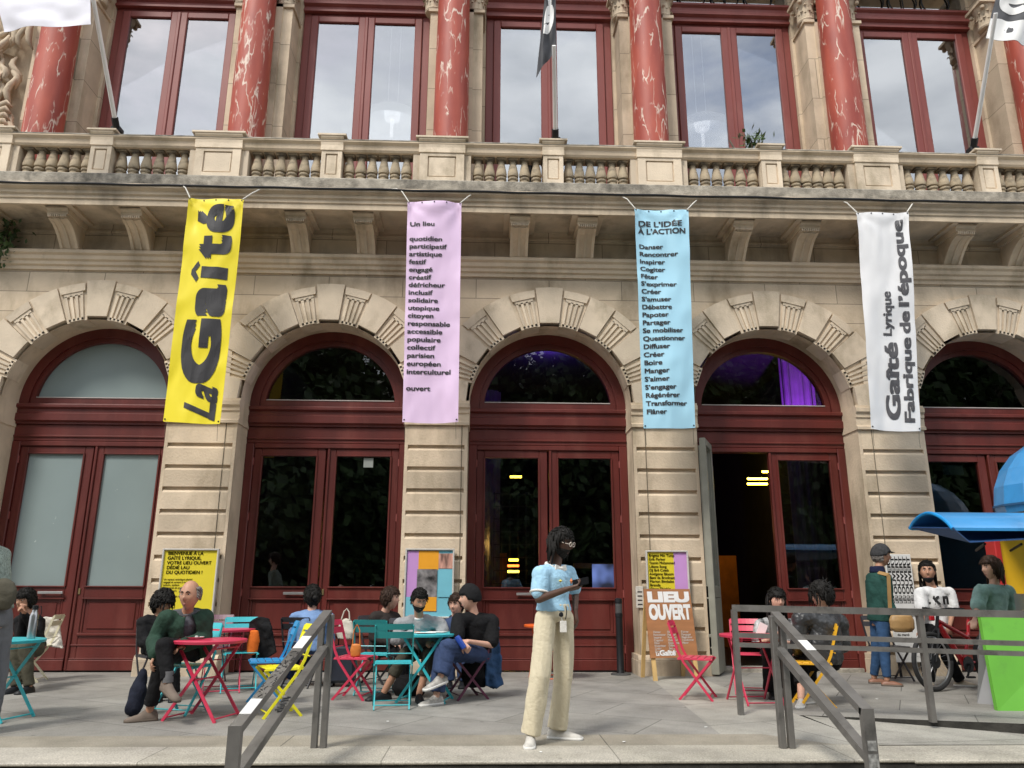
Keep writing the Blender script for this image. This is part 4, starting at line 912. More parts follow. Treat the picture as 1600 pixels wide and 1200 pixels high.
# ------------------------------------------------------------------ flags
def flag(base, tip, poly, Yf, mat, plabel, flabel, letters=None, hem=0):
    b0, t0 = at(base[0], base[1], -1.0), at(tip[0], tip[1], Yf); d = (t0-b0)
    pr_ = thing('flagpole', plabel, 'flagpole', tuple(b0), group='white flagpoles on the balustrade')
    m = MB(); m.tube([Vector((0, 0, 0)), d*1.22], [.034, .028], 10); m.build('pole', WHITE, pr_, smooth=True)
    m = MB(); m.bbox(-.07, .07, -.07, .07, -.03, .05, .01); m.tube([Vector((0, 0, 0)), d.normalized()*.2], .05, 10); m.build('bracket', BLKM, pr_)
    pts = [at(x, y, Yf + yo) for x, y, yo in poly]; c0 = pts[0]
    fl = thing('flag', flabel, 'flag', tuple(c0), group='flags on the balustrade poles')
    A, B, C_, D = pts                                  # top-hoist, top-fly, bottom-fly, bottom-hoist
    def P(u, v, off=0): 
        p = (A*(1-u)+B*u)*(1-v) + (D*(1-u)+C_*u)*v; wv = .05*sin(u*9+v*2)*u + .03*noise.noise(Vector((u*4, v*4, 2)))
        return p - c0 + Vector((0, -wv-off, 0))
    m = MB(); n_ = 24
    for sd, off in ((0, 0), (1, -.003)):
        vs = [P(i/n_, j/n_, off) for j in range(n_+1) for i in range(n_+1)]; fs = []
        for j in range(n_):
            for i in range(n_): a = j*(n_+1)+i; q = (a, a+n_+1, a+n_+2, a+1); fs.append(q if sd == 0 else q[::-1])
        m.add(vs, fs)
    m.build('cloth', mat, fl, smooth=2)
    if letters:
        m = MB()
        for s_, u0, u1, v0, v1, bold in letters:
            vs, fs = dense(*fit_text(s_, 0, 1, 0, 1, bold), .08); m.add([P(u0+(u1-u0)*v.x, v1-(v1-v0)*v.y, .006) for v in vs], fs)
        m.build('lettering', WINK, fl)
    if hem:
        m = MB(); n_ = 16; m.rings([[P(i/n_, v, .004) for i in range(n_+1)] for v in (1.0, .9, hem)], cap=False, closed=False); m.build('hem', WHITE, fl, smooth=2)
    return fl
FW = M('white flag cloth', (.78, .77, .84), .7, .03); FB = M('charcoal flag cloth', (.035, .036, .042), .7, .15); FG = M('faded grey flag cloth', (.085, .085, .092), .7, .15)
flag((183, 205), (146, 0), [(140, -40, 0), (-14, -35, 0), (3, 46, 0), (142, 38, 0)], -2.3, FW, 'white flagpole leaning out at the left with a plain white flag', 'plain white flag at the upper left')
flag((868, 222), (866, 100), [(868, -22, 0), (853, -20, -.05), (838, 118, -.1), (869, 78, 0)], -1.9, FB, 'white flagpole standing before the middle upper window', 'charcoal flag with white letter, hanging limp before the middle upper window', [('é', .15, .85, .12, .62, .04)])
f3 = flag((1520, 236), (1549, 62), [(1562, -30, 0), (1630, -25, .1), (1605, 68, .1), (1540, 60, 0)], -2.1, FG, 'white flagpole leaning out at the right with a grey flag', 'faded grey flag with a white hem and white letters at the upper right', [('é', .1, .75, -.05, .55, .03)], hem=.66)
# ------------------------------------------------------------------ signs and cables on the front
m = MB(); 
def cable(x, y0, z0, z1):
    m = MB(); m.tube([(x, y0, z0), (x+.004, y0, (z0+z1)/2), (x, y0, z1)], .0045, 5); return m.build('cable', M('thin grey cable', (.10, .085, .06), .8), BLD)
for x in (-4.60, -1.27, 1.36, 4.68): cable(x, YF-.008, .3, 3.4)
m = MB(); m.bbox(-2.72, -2.58, -.006, -.001, 2.83, 2.97, .001); m.build('window_notice', M('grey notice', (.28, .31, .29), .7), BLD)
m = MB(); m.box(5.98, 6.30, .02, .025, 2.80, 2.95); m.build('window_notice', M('teal notice', (.12, .24, .22), .7), BLD)
wp = MB(); wp.box(.62, .93, -.004, -.002, 1.13, 1.46); tag(wp.build('window_poster', M('blue and green print', (.10, .16, .42), .5, .9, 4, detail=1)), 'blue and green poster stuck inside the right glass of the middle door', 'poster')
# ------------------------------------------------------------------ kiosk
kx = at(1532, 968, -3.3).x
K = thing('food_kiosk', 'blue rounded food kiosk with a raised blue awning, yellow inside and a green counter panel', 'food kiosk', (4.25, -3.3, 0))
KB = M('glossy blue bodywork', (.045, .255, .55), .3, .12, 2, coat=.4, dirt=((.03, .16, .36), 3, .55, .8, (1, 1, .4))); KG = M('apple green panel', (.13, .40, .045), .45, .08, 3, dirt=((.10, .28, .04), 4, .58, .8, None)); KY = M('kiosk yellow', (.72, .42, .01), .5, .05); KR = M('kiosk red', (.42, .02, .02), .45, .08); KGY = M('grey laminate', (.32, .32, .33), .5, .06)
O_ = Vector((4.25, -3.3, 0))
def kp(x, y, Y): return at(x, y, Y) - O_
m = MB(); a, b_, c, d = kp(1533, 971, -3.35), kp(1700, 968, -3.35), kp(1720, 1116, -3.62), kp(1559, 1111, -3.55)
a.z = b_.z = .86; c.z = d.z = .0
m.rings([[a, d, c, b_], [v + Vector((0, .05, 0)) for v in (a, d, c, b_)]]); m.build('counter_panel', KG, K)
m = MB(); q = [kp(1532, 975, -3.25), kp(1527, 1099, -3.05), kp(1563, 1100, -3.2), kp(1560, 975, -3.25)]; q[0].z = q[3].z = .85; q[1].z = q[2].z = 0
m.rings([q, [v + Vector((.16, .22, 0)) for v in q]]); m.build('counter_side', KGY, K)
m = MB(); m.bbox(a.x-.01, 4.2, -.06, .42, .858, .885, .006); m.build('counter_top', KG, K)
xk_ = at(1556, 900, -2.6).x - O_.x; xs_ = at(1556, 850, -1.75).x - O_.x
m = MB(); m.bbox(xs_, 4.4, 1.62, 1.68, .1, 2.05, .01); m.build('inner_wall', KY, K)
m = MB(); m.bbox(xs_-.05, xs_+.03, 1.5, 1.7, .1, 2.02, .01); m.bbox(xs_+.03, 4.4, 1.5, 1.6, 1.98, 2.06, .01); m.build('door_frame', KR, K)
m = MB(); m.bbox(xk_+.06, xk_+.42, .3, .55, .885, 1.08, .01); m.build('steel_tray', M('brushed aluminium', (.6, .6, .6)), K)
# rounded roof: stepped capsule
m = MB(); cx_ = xk_ + 1.66; prof = []
for i in range(7): t = i/6*pi/2; prof.append((1.12*cos(t)**.8 + .001, 2.12 + .88*sin(t)))
prof = [(1.1, 2.02), (1.12, 2.1)] + prof
m.lathe(prof, (cx_, 1.15, 0), 20, 1., .8); m.build('roof', KB, K)
m = MB(); m.lathe([(1.1, 2.10), (1.135, 2.10), (1.135, 2.125), (1.1, 2.125)], (cx_, 1.15, 0), 20, 1., .8); m.build('roof_seam', M('dark sealing strip', (.02, .09, .20), .6), K)
m = MB(); m.bbox(cx_-.55, cx_+1.1, 1.7, 1.9, .25, 2.04, .05); m.build('body', KB, K, smooth=True)
# awning: curved flap raised to the left
m = MB(); n_ = 12; A0, A1 = at(1436, 822, -2.9) - O_, at(1720, 812, -2.9) - O_
zt = A0.z
def aw(x, t, th): 
    a_ = pi*t; y = .62 - .80*t; z = zt + .165*sin(a_)**.8 - .06*t; return Vector((x, y, z-th))
xl, xr = A0.x+.03, A1.x
o_ = [[aw(x, i/n_, 0) for i in range(n_+1)] for x in (xl, xr)]; u_ = [[aw(x, i/n_, .03) for i in range(n_+1)] for x in (xl, xr)]
m.rings([p + q[::-1] for p, q in zip(o_, u_)]); m.build('awning', KB, K, smooth=True)
m = MB(); tri = [Vector((xl-.02, .64, zt-.0)), Vector((xl-.02, -.2, zt-.07)), Vector((xl+.16, -.16, zt-.21)), Vector((xr, -.16, zt-.10)), Vector((xr, .62, zt))]
m.add(tri + [v+Vector((0, 0, .012)) for v in tri], [(0, 1, 2), (0, 2, 3, 4), (7, 6, 5), (9, 8, 7, 5), (0, 5, 6, 1), (1, 6, 7, 2), (2, 7, 8, 3)]); m.build('awning_lining', M('navy lining', (.02, .07, .20), .5), K)
m = MB(); m.tube([aw(xl, i/n_, .012) + Vector((-.01, 0, 0)) for i in range(n_+1)], .02, 8); m.build('awning_edge', M('bright blue trim', (.01, .25, .6), .4), K)
for x_ in (.55, .95):
    m = MB(); m.tube([Vector((xl+x_, .2, zt-.2)), Vector((xl+x_+.2, .68, 1.55))], .014, 6); m.build('awning_strut', BLKM, K)
# ------------------------------------------------------------------ bicycle
BK = thing('bicycle', 'red and black bicycle held by the woman in the white T-shirt', 'bicycle', (4.22, -2.15, 0))
TY = M('tyre rubber', (.015, .015, .016), .8, .2); SIL = M('bright steel', (.45, .45, .46), .3, .1, metal=.9); RED = M('red frame enamel', (.45, .012, .02), .3, .05)
bd = Vector((.93, .37, 0)).normalized()
def wheel(c, R_=.30):
    m = MB(); up = Vector((0, 0, 1)); m.tube([c + bd*(R_*cos(2*pi*i/40)) + up*(R_*sin(2*pi*i/40)) for i in range(41)], .026, 8); w0 = m.build('wheel', TY, BK, smooth=2)
    m = MB(); m.tube([c + bd*((R_-.03)*cos(2*pi*i/40)) + up*((R_-.03)*sin(2*pi*i/40)) for i in range(41)], .012, 6); m.build('rim', SIL, w0)
    m = MB(); nn = bd.cross(up)
    for i in range(24): a = 2*pi*i/24; m.tube([c + nn*(.025*(-1)**i), c + bd*((R_-.03)*cos(a)) + up*((R_-.03)*sin(a))], .0016, 4)
    m.build('spokes', SIL, w0)
    m = MB(); m.tube([c - nn*.05, c + nn*.05], .025, 10); m.tube([c + nn*.04, c + nn*.046], .075, 16); m.build('hub', BLKM, w0)
c1 = Vector((0, 0, .326)); c2 = bd*1.02 + Vector((0, 0, .326)); wheel(c1); wheel(c2)
V = lambda a, z, n_=0: bd*a + Vector((0, 0, z)) + bd.cross(Vector((0, 0, 1)))*n_
hd = V(.16, .78); bbk = V(.52, .28); st_ = V(.70, .80)
m = MB(); m.tube([V(.18, .72), bbk], .034, 10); m.tube([V(.17, .77), V(.62, .58), V(.66, .62)], .024, 10); m.tube([bbk, V(.66, .62), st_], .02, 10); m.tube([bbk, c2], .014, 8); m.tube([V(.645, .58), c2], .011, 8); m.build('frame', RED, BK, smooth=True)
m = MB(); 
for s_ in (-.045, .045): m.tube([V(.0, .326, s_), V(.10, .62, s_), V(.14, .68, s_*.4)], .013, 8)
m.tube([V(.13, .66), V(.19, .86)], .02, 8); m.build('fork', BLKM, BK)
m = MB(); m.tube([V(.24, .90, -.29), V(.19, .91, -.15), V(.17, .885, 0), V(.19, .91, .15), V(.24, .90, .29)], .012, 8); 
for s_ in (-1, 1): m.tube([V(.245, .90, .30*s_), V(.21, .905, .2*s_)], .018, 8)
m.build('handlebar', BLKM, BK, smooth=True)
m = MB(); m.bbox(-.03, .03, -.02, .02, -.03, .03, .01); o = m.build('lamp', RED, BK); o.location = V(.08, .80)
m = MB(); m.lathe([(.02, 0), (.075, .01), (.08, .03), (.05, .05), (.001, .055)], V(.72, .82), 14, 1.6, .9); m.build('saddle', BLKM, BK, smooth=True)
m = MB(); m.tube([V(.52, .28, -.09), V(.52, .28, .09)], .016, 8); m.tube([V(.52, .28, .05), V(.52, .28, .058)], .09, 20); m.tube([V(.52, .28, .08), V(.44, .15, .08)], .012, 6); m.tube([V(.52, .28, -.08), V(.60, .41, -.08)], .012, 6); m.build('crank', BLKM, BK)
m = MB(); m.bbox(-.05, .05, -.025, .025, 0, .02, .006); o = m.build('pedal', BLKM, BK); o.location = V(.44, .14, .12)
# ------------------------------------------------------------------ small things on tables and chairs
zt_ = .71*SC + .008
fk = thing('steel_flask', 'tall steel flask on the turquoise table at the left edge', 'flask', (-5.02, -3.84, zt_)); m = MB(); m.lathe([(.034, 0), (.036, .01), (.036, .19), (.03, .215), (.022, .235), (.022, .25)], seg=18); m.build('bottle', M('bright steel', (.45, .45, .46)), fk, smooth=True)
m = MB(); m.lathe([(.024, .248), (.024, .285), (.001, .29)], seg=14); m.build('cap', BLKM, fk, smooth=True)
m = MB(); m.tube([(.02, 0, .26), (.05, 0, .28), (.06, 0, .22), (.05, 0, .17), (.036, 0, .16)], .004, 6); m.build('loop', BLKM, fk)
m = MB(); m.lathe([(.001, 0), (.06, 0), (.085, .02), (.082, .02), (.058, .004), (.001, .004)], (-3.53, -3.92, zt_), 20); m.lathe([(.001, .01), (.02, .012), (.012, .03), (.001, .032)], (-3.51, -3.93, zt_), 8); tag(m.build('ashtray', M('clear plate', (.5, .48, .46), .2)), 'small pale ashtray on the raspberry table next to the man in green', 'ashtray')
m = MB()
for i, (x, y, a) in enumerate(((-1.62, -2.86, .2), (-1.42, -2.78, -.3), (-1.52, -2.98, .1))):
    m.box(x-.1, x+.1, y-.07, y+.07, zt_+.004*i, zt_+.004*i+.003, Matrix.Rotation(a, 3, 'Z'))
tag(m.build('paper_sheets', M('white paper', (.74, .74, .72), .8, .03)), 'loose white sheets of paper spread on the turquoise table between two men', 'papers')
def blob(name, mat, pts, label, cat, rx=1., seed=0, amp=.02, vox=.012):
    m = MB(); rr_ = random.Random(seed)
    for p, r_ in pts: m.lathe([(r_*cos(pi*(i/10-.5)) + .0005, r_*sin(pi*(i/10-.5))*1.1) for i in range(11)], p, 12, rx, 1)
    o = meld(m, name, mat, None, vox, 3, amp, seed); tag(o, label, cat); return o
def sheet_solid(m, A, B, n_=(12, 12), th=.012, wob=.02, seed=0):
    """cloth lofted between two polylines"""
    def smp(P, t): 
        k = min(int(t*(len(P)-1)), len(P)-2); f = t*(len(P)-1)-k; return Vector(P[k]).lerp(Vector(P[k+1]), f)
    rows = []
    for j in range(n_[1]+1):
        fr_, bk_ = [], []
        for i in range(n_[0]+1):
            p = smp(A, i/n_[0]).lerp(smp(B, i/n_[0]), j/n_[1]); k = noise.noise(p*7 + Vector((seed, 0, 0)))*wob*2 + noise.noise(p*17 + Vector((0, seed, 0)))*wob
            q = p + Vector((k*.4, -k, k*.3)); fr_.append(q); bk_.append(q + Vector((0, th, 0)))
        rows.append(fr_ + bk_[::-1])
    m.rings(rows)
def meld(mb, name, mat, parent, vox=.01, it=2, wr=0., seed=0, zs=1.):
    me = bpy.data.meshes.new(name); me.from_pydata(mb.v, [], mb.f); me.update(); o = bpy.data.objects.new(name, me); COL.objects.link(o)
    a = o.modifiers.new('r', 'REMESH'); a.mode = 'VOXEL'; a.voxel_size = vox; a.use_smooth_shade = True
    b_ = o.modifiers.new('s', 'SMOOTH'); b_.factor = .5; b_.iterations = it
    bpy.context.view_layer.update(); nm = bpy.data.meshes.new_from_object(o.evaluated_get(bpy.context.evaluated_depsgraph_get()))
    o.modifiers.clear(); o.data = nm; bpy.data.meshes.remove(me); nm.name = name; nm.materials.clear(); nm.materials.append(mat)
    nm.polygons.foreach_set('use_smooth', [True]*len(nm.polygons))
    if wr:
        sv = Vector((seed*3.7, seed*1.3, 0)); nrm = [v.normal.copy() for v in nm.vertices]
        for v, n_ in zip(nm.vertices, nrm):
            p = v.co; q = Vector((p.x*9/zs**.3, p.y*9/zs**.3, p.z*5*zs)) + sv; w_ = noise.noise(q + 1.2*Vector((noise.noise(q*.7), noise.noise(q*.7+Vector((5, 1, 2))), noise.noise(q*.6+Vector((2, 8, 3))))))
            r2 = max(0, 1-abs(noise.noise(Vector((p.x*7, p.y*7, p.z*12*zs**1.3 + p.x*8)) + sv*2))*3.2); r3 = max(0, 1-abs(noise.noise(Vector((p.x*11 + p.z*9, p.y*11, p.z*15*zs**1.1 - p.x*9)) + sv*5))*3.6)
            v.co = p + n_*(wr*(.75*w_ - .38*r2*r2 - .16*r3*r3 + .12))
        nm.update()
    if parent: o.parent = parent
    return o
# ================================================================== people
SK_D = M('dark brown skin', (.075, .034, .02), .5, .1, 6); SK_L = M('light skin', (.58, .33, .24), .55, .07, 6); SK_T = M('tanned skin', (.42, .22, .14), .55, .08, 6)
HB = M('black hair', (.008, .007, .006), .6, .4, 40, .4, 90, stretch=(1, 1, .15), spec=.2); HBR = M('dark brown hair', (.035, .018, .011), .6, .35, 40, .4, 90, stretch=(1, 1, .15), spec=.25); HGR = M('grey hair', (.20, .18, .165), .6, .4, 40)
LIP = M('lip', (.30, .10, .085), .5, .05); LIPD = M('dark lip', (.09, .035, .03), .5, .05); EYEW = M('eye white', (.62, .6, .57), .3, .02); EYED = M('dark iris', (.012, .009, .007), .2, .02)
def cloth(name, col, var=.12, rough=.85, scale=7): return M(name, col, rough, var, scale, .25, 55, spec=.2)
def cap(m, p, q, r0, r1, seg=12, flat=None):
    p, q = Vector(p), Vector(q); d = q-p; L_ = d.length; d = d/L_ if L_ > 1e-6 else Vector((0, 0, 1)); pts = []; rr = []
    for k in range(4): a = -pi/2 + k*pi/8; pts.append(p + d*(r0*sin(a))); rr.append(max(r0*cos(a), .0006))
    pts.append(p); rr.append(r0); pts.append(q); rr.append(r1)
    for k in range(1, 5): a = k*pi/8; pts.append(q + d*(r1*sin(a))); rr.append(max(r1*cos(a), .0006))
    m.tube(pts, rr, seg, flat)
def chain(m, pts, rs, seg=12):
    for i in range(len(pts)-1): cap(m, pts[i], pts[i+1], rs[i], rs[i+1], seg)
def frame_of(yaw, pitch=0, roll=0):                   # yaw 0 looks to -Y, +90 looks to +X; pitch down positive
    y = radians(yaw); f = Vector((sin(y)*cos(radians(pitch)), -cos(y)*cos(radians(pitch)), -sin(radians(pitch)))); r = Vector((-cos(y), -sin(y), 0))
    u = r.cross(f); 
    if roll: M_ = Matrix.Rotation(radians(roll), 3, f); r, u = M_ @ r, M_ @ u
    return r, f, u
def gs(x, s): return math.exp(-(x/s)**2)
def skull(d):                                         # d unit (right, forward, up) -> offset in head units (m, adult)
    x, y, z = d; fx, fy, fz = .074, .098, .118
    px, py, pz = x*fx, y*fy, z*fz
    if z < -.1: t = min(1, (-z-.1)/.9); px *= 1-.30*t**1.3; py = py*(1-.14*t) + .012*t
    if y > .3: py -= .010*(y-.3)
    if y < 0 and z < -.2: py *= 1-.25*min(1, (-z-.2)/.8)
    if y > 0:
        ax_ = abs(x)
        py += .027*gs(x, .13)*gs(z+.16, .13) + .010*gs(x, .10)*gs(z-.06, .22)      # nose
        py -= .010*gs(ax_-.36, .17)*gs(z-.10, .12)                                  # eye sockets
        py += .006*gs(ax_-.33, .25)*gs(z-.27, .09)                                  # brow
        py += .007*gs(x, .22)*gs(z+.50, .05) + .007*gs(x, .20)*gs(z+.60, .05) - .004*gs(x, .25)*gs(z+.55, .025)
        py += .008*gs(x, .22)*gs(z+.86, .14); px += .005*(1 if x > 0 else -1)*gs(ax_-.62, .2)*gs(z+.12, .2)
    return px, py, pz
def sphere_dirs(nu=44, nv=34):
    return [[(cos(2*pi*i/nu)*cos(pi*(j/nv-.5)), sin(2*pi*i/nu)*cos(pi*(j/nv-.5)), sin(pi*(j/nv-.5))) for i in range(nu)] for j in range(1, nv)]
def head_rings(m, c, F, s):
    r, f, u = F
    m.rings([[c + s*(r*p[0] + f*p[1] + u*p[2]) for p in (skull(d) for d in row)] for row in sphere_dirs()])
    for sg in (-1, 1): m.lathe([(.001, -.032), (.014, -.022), (.019, 0), (.018, .018), (.001, .03)], (0, 0, 0), 8); k = 40; vs = m.v[-k:]; m.v[-k:] = [tuple(c + s*(r*(sg*.076 + .35*x) + f*(-.008 + y) + u*(z - .004))) for x, y, z in vs]
def shell(name, c, F, s, mat, parent, inside, off, seed=0, amp=.004, fn=None):   # hair, beanies: part of an enlarged skull
    r, f, u = F; m = MB(); rows = sphere_dirs(56, 44); V_ = []; keep = []
    for row in rows:
        for d in row:
            p = Vector(skull(d)); o_ = off(d) if callable(off) else off; n_ = Vector(d); k = inside(d)
            p += n_*(o_*k - .004*(1-k)) + n_*(amp*noise.noise(Vector(d)*7 + Vector((seed, 0, 0)))*k + amp*.7*noise.noise(Vector((d[0]*22, d[1]*22, d[2]*5+seed)))*k)
            V_.append(c + s*(r*p.x + f*p.y + u*p.z)); keep.append(k)
    n = 56; fs = []
    for j in range(len(rows)-1):
        for i in range(n):
            q = (j*n+i, j*n+(i+1) % n, (j+1)*n+(i+1) % n, (j+1)*n+i)
            if max(keep[a] for a in q) > .02: fs.append(q)
    k = len(V_); top = (len(rows)-1)*n; fs.append(tuple(range(top, top+n)))
    m.add(V_, fs)
    if name == 'hair':                                # loose locks break the outline
        q = random.Random(seed+len(parent.name)); c_ = 0; t_ = 0
        while c_ < 260 and t_ < 4000:
            t_ += 1; d = Vector((q.gauss(0, 1), q.gauss(0, 1), q.gauss(.2, 1))).normalized()
            if inside(d) < .6: continue
            c_ += 1; o_ = off(d) if callable(off) else off; p = Vector(skull(d)) + d*(o_*.9); tg = Vector((q.gauss(0, .5), -.25 + q.gauss(0, .3), -.9)); tg = (tg - d*tg.dot(d)); tg = tg.normalized() if tg.length > .1 else Vector((0, -1, 0))
            l_ = q.uniform(.018, .042); a = [p - d*.003, p + tg*l_*.5 + d*q.uniform(.002, .007), p + tg*l_ + d*q.uniform(-.002, .006)]
            m.tube([c + s*(r*v.x + f*v.y + u*v.z) for v in a], [.0045*s, .004*s, .001*s], 5)
    return m.build(name, mat, parent, smooth=2)
def st(x, a, b):
    t = max(0, min(1, (x-a)/(b-a))); return t*t*(3-2*t)
def hairline(front, side, back):                      # lowest z of the hair in front, at the sides and behind
    def f(d):
        y = d[1]; z0 = front + (side-front)*st(-y, -.75, -.15) if y > -.0 or True else 0
        z0 = front*st(y, .25, .6) + side*(1-st(y, .25, .6))*st(y, -.35, .1) + back*(1-st(y, -.35, .1)) if y < .6 else front
        return st(d[2], z0-.05, z0+.05)
    return f
def face(c, F, s, parent, lipm=LIP, brow=HB, eyes=True):
    r, f, u = F
    def sp(x, z, o=0.): 
        y = math.sqrt(max(0, 1-x*x-z*z)); p = skull((x, y, z)); return c + s*(r*p[0] + f*(p[1]+o) + u*p[2])
    e = MB(); e.k = 0
    for sg in (-1, 1):
        b = MB(); o = sp(sg*.36, .11, -.003)
        b.lathe([(.0125*cos(pi*(i/8-.5))+.0002, .0105*sin(pi*(i/8-.5))) for i in range(9)], (0, 0, 0), 10)
        b.v = [tuple(o + s*(r*x*1.15 + f*y*.55 + u*z*.62)) for x, y, z in b.v]
        ir = MB(); ir.lathe([(.0062*cos(pi*(i/6-.5))+.0002, .0062*sin(pi*(i/6-.5))) for i in range(7)], (0, 0, 0), 10); ir.v = [tuple(o + s*(r*x + f*(y*.5+.0055) + u*z)) for x, y, z in ir.v]
        b.add(ir.v, ir.f, 1); b.m = [0]*(len(b.f)-len(ir.f)) + [1]*len(ir.f); b.build('eye', [EYEW, EYED], parent, smooth=2)
        w_ = MB(); w_.tube([sp(sg*.16, .25, .003), sp(sg*.34, .31, .003), sp(sg*.55, .24, .002)], [.0035*s, .0048*s, .002*s], 6); w_.build('eyebrow', brow, parent)
    l = MB(); l.tube([sp(-.21, -.55, .001), sp(-.1, -.535, .003), sp(0, -.545, .003), sp(.1, -.535, .003), sp(.21, -.55, .001)], [.0015*s, .005*s, .0055*s, .005*s, .0015*s], 8); l.build('lips', lipm, parent)
def hand(m, w_, d, nrm, side, s=1., curl=.5, spread=1., thumb=1.):
    """palm and five fingers; d points along the hand, nrm out of the back of the hand, side towards the thumb"""
    d = Vector(d).normalized(); nrm = (Vector(nrm) - d*Vector(nrm).dot(d)).normalized(); sd = d.cross(nrm)*side
    k = w_ + d*.085*s
    m.rings([[c + sd*(a*wd) + nrm*(b*th) for a, b in ((-1, -.6), (-.8, -1), (.8, -1), (1, -.6), (1, .6), (.8, 1), (-.8, 1), (-1, .6))] for c, wd, th in ((w_-d*.03*s, .022*s, .017*s), (w_+d*.015*s, .030*s, .015*s), (w_+d*.055*s, .038*s, .014*s), (k, .039*s, .0125*s))])
    for i, (o_, L_) in enumerate(((.030, .070), (.0105, .079), (-.010, .073), (-.029, .058))):
        p = k + sd*o_*s - d*.006*s; a = curl*(.75+.12*i); dd = (d*cos(a*.8) - nrm*sin(a*.8) + sd*(o_*2.2*spread)).normalized(); q = p + dd*L_*.45*s
        d2 = (d*cos(a*1.9) - nrm*sin(a*1.9) + sd*(o_*1.2*spread)).normalized(); t = q + d2*L_*.32*s; d3 = (d*cos(a*2.6) - nrm*sin(a*2.6)).normalized(); e = t + d3*L_*.25*s
        chain(m, [p, q, t, e], [.0092*s, .0085*s, .0078*s, .0065*s], 8)
    p = w_ + d*.022*s + sd*.026*s; q = p + (d*.6 + sd*.8*thumb - nrm*.25).normalized()*.042*s; t = q + (d*.95 + sd*.2*thumb - nrm*.35).normalized()*.034*s
    chain(m, [p, q, t], [.0135*s, .0105*s, .0085*s], 8)
def shoe_mesh(m, an, toe, s=1., L_=.26, w_=.045, top=.075):
    d = Vector((toe[0], toe[1], 0)).normalized(); r = d.cross(Vector((0, 0, 1))); g = an.z - .075*s if an.z > .1 else 0.
    dn = Vector(toe).normalized(); base = Vector((an.x, an.y, g)); slope = dn.z
    prof = [(-.075, .025, .05), (-.06, .034, top), (-.02, .037, top+.02), (.03, .039, top+.012), (.08, .043, .062), (.13, w_, .048), (.165, .040, .038), (.185, .022, .028)]
    k = L_/.26; rs = []
    for x, hw, h in prof:
        c = base + d*(x*k*s) + Vector((0, 0, x*k*s*slope)); rs.append([c + r*(hw*a*s) + Vector((0, 0, h*b*s)) for a, b in ((-1, .0), (-1.02, .3), (-.85, .72), (-.4, 1), (.4, 1), (.85, .72), (1.02, .3), (1, .0))])
    m.rings(rs)
    sole = []
    for x, hw, h in prof:
        c = base + d*(x*1.03*k*s) + Vector((0, 0, x*k*s*slope)); sole.append([c + r*(hw*1.08*a*s) + Vector((0, 0, b*s)) for a, b in ((-1, -.004), (-1, .022), (1, .022), (1, -.004))])
    k0 = m.k; m.k = 1; m.rings(sole); m.k = k0
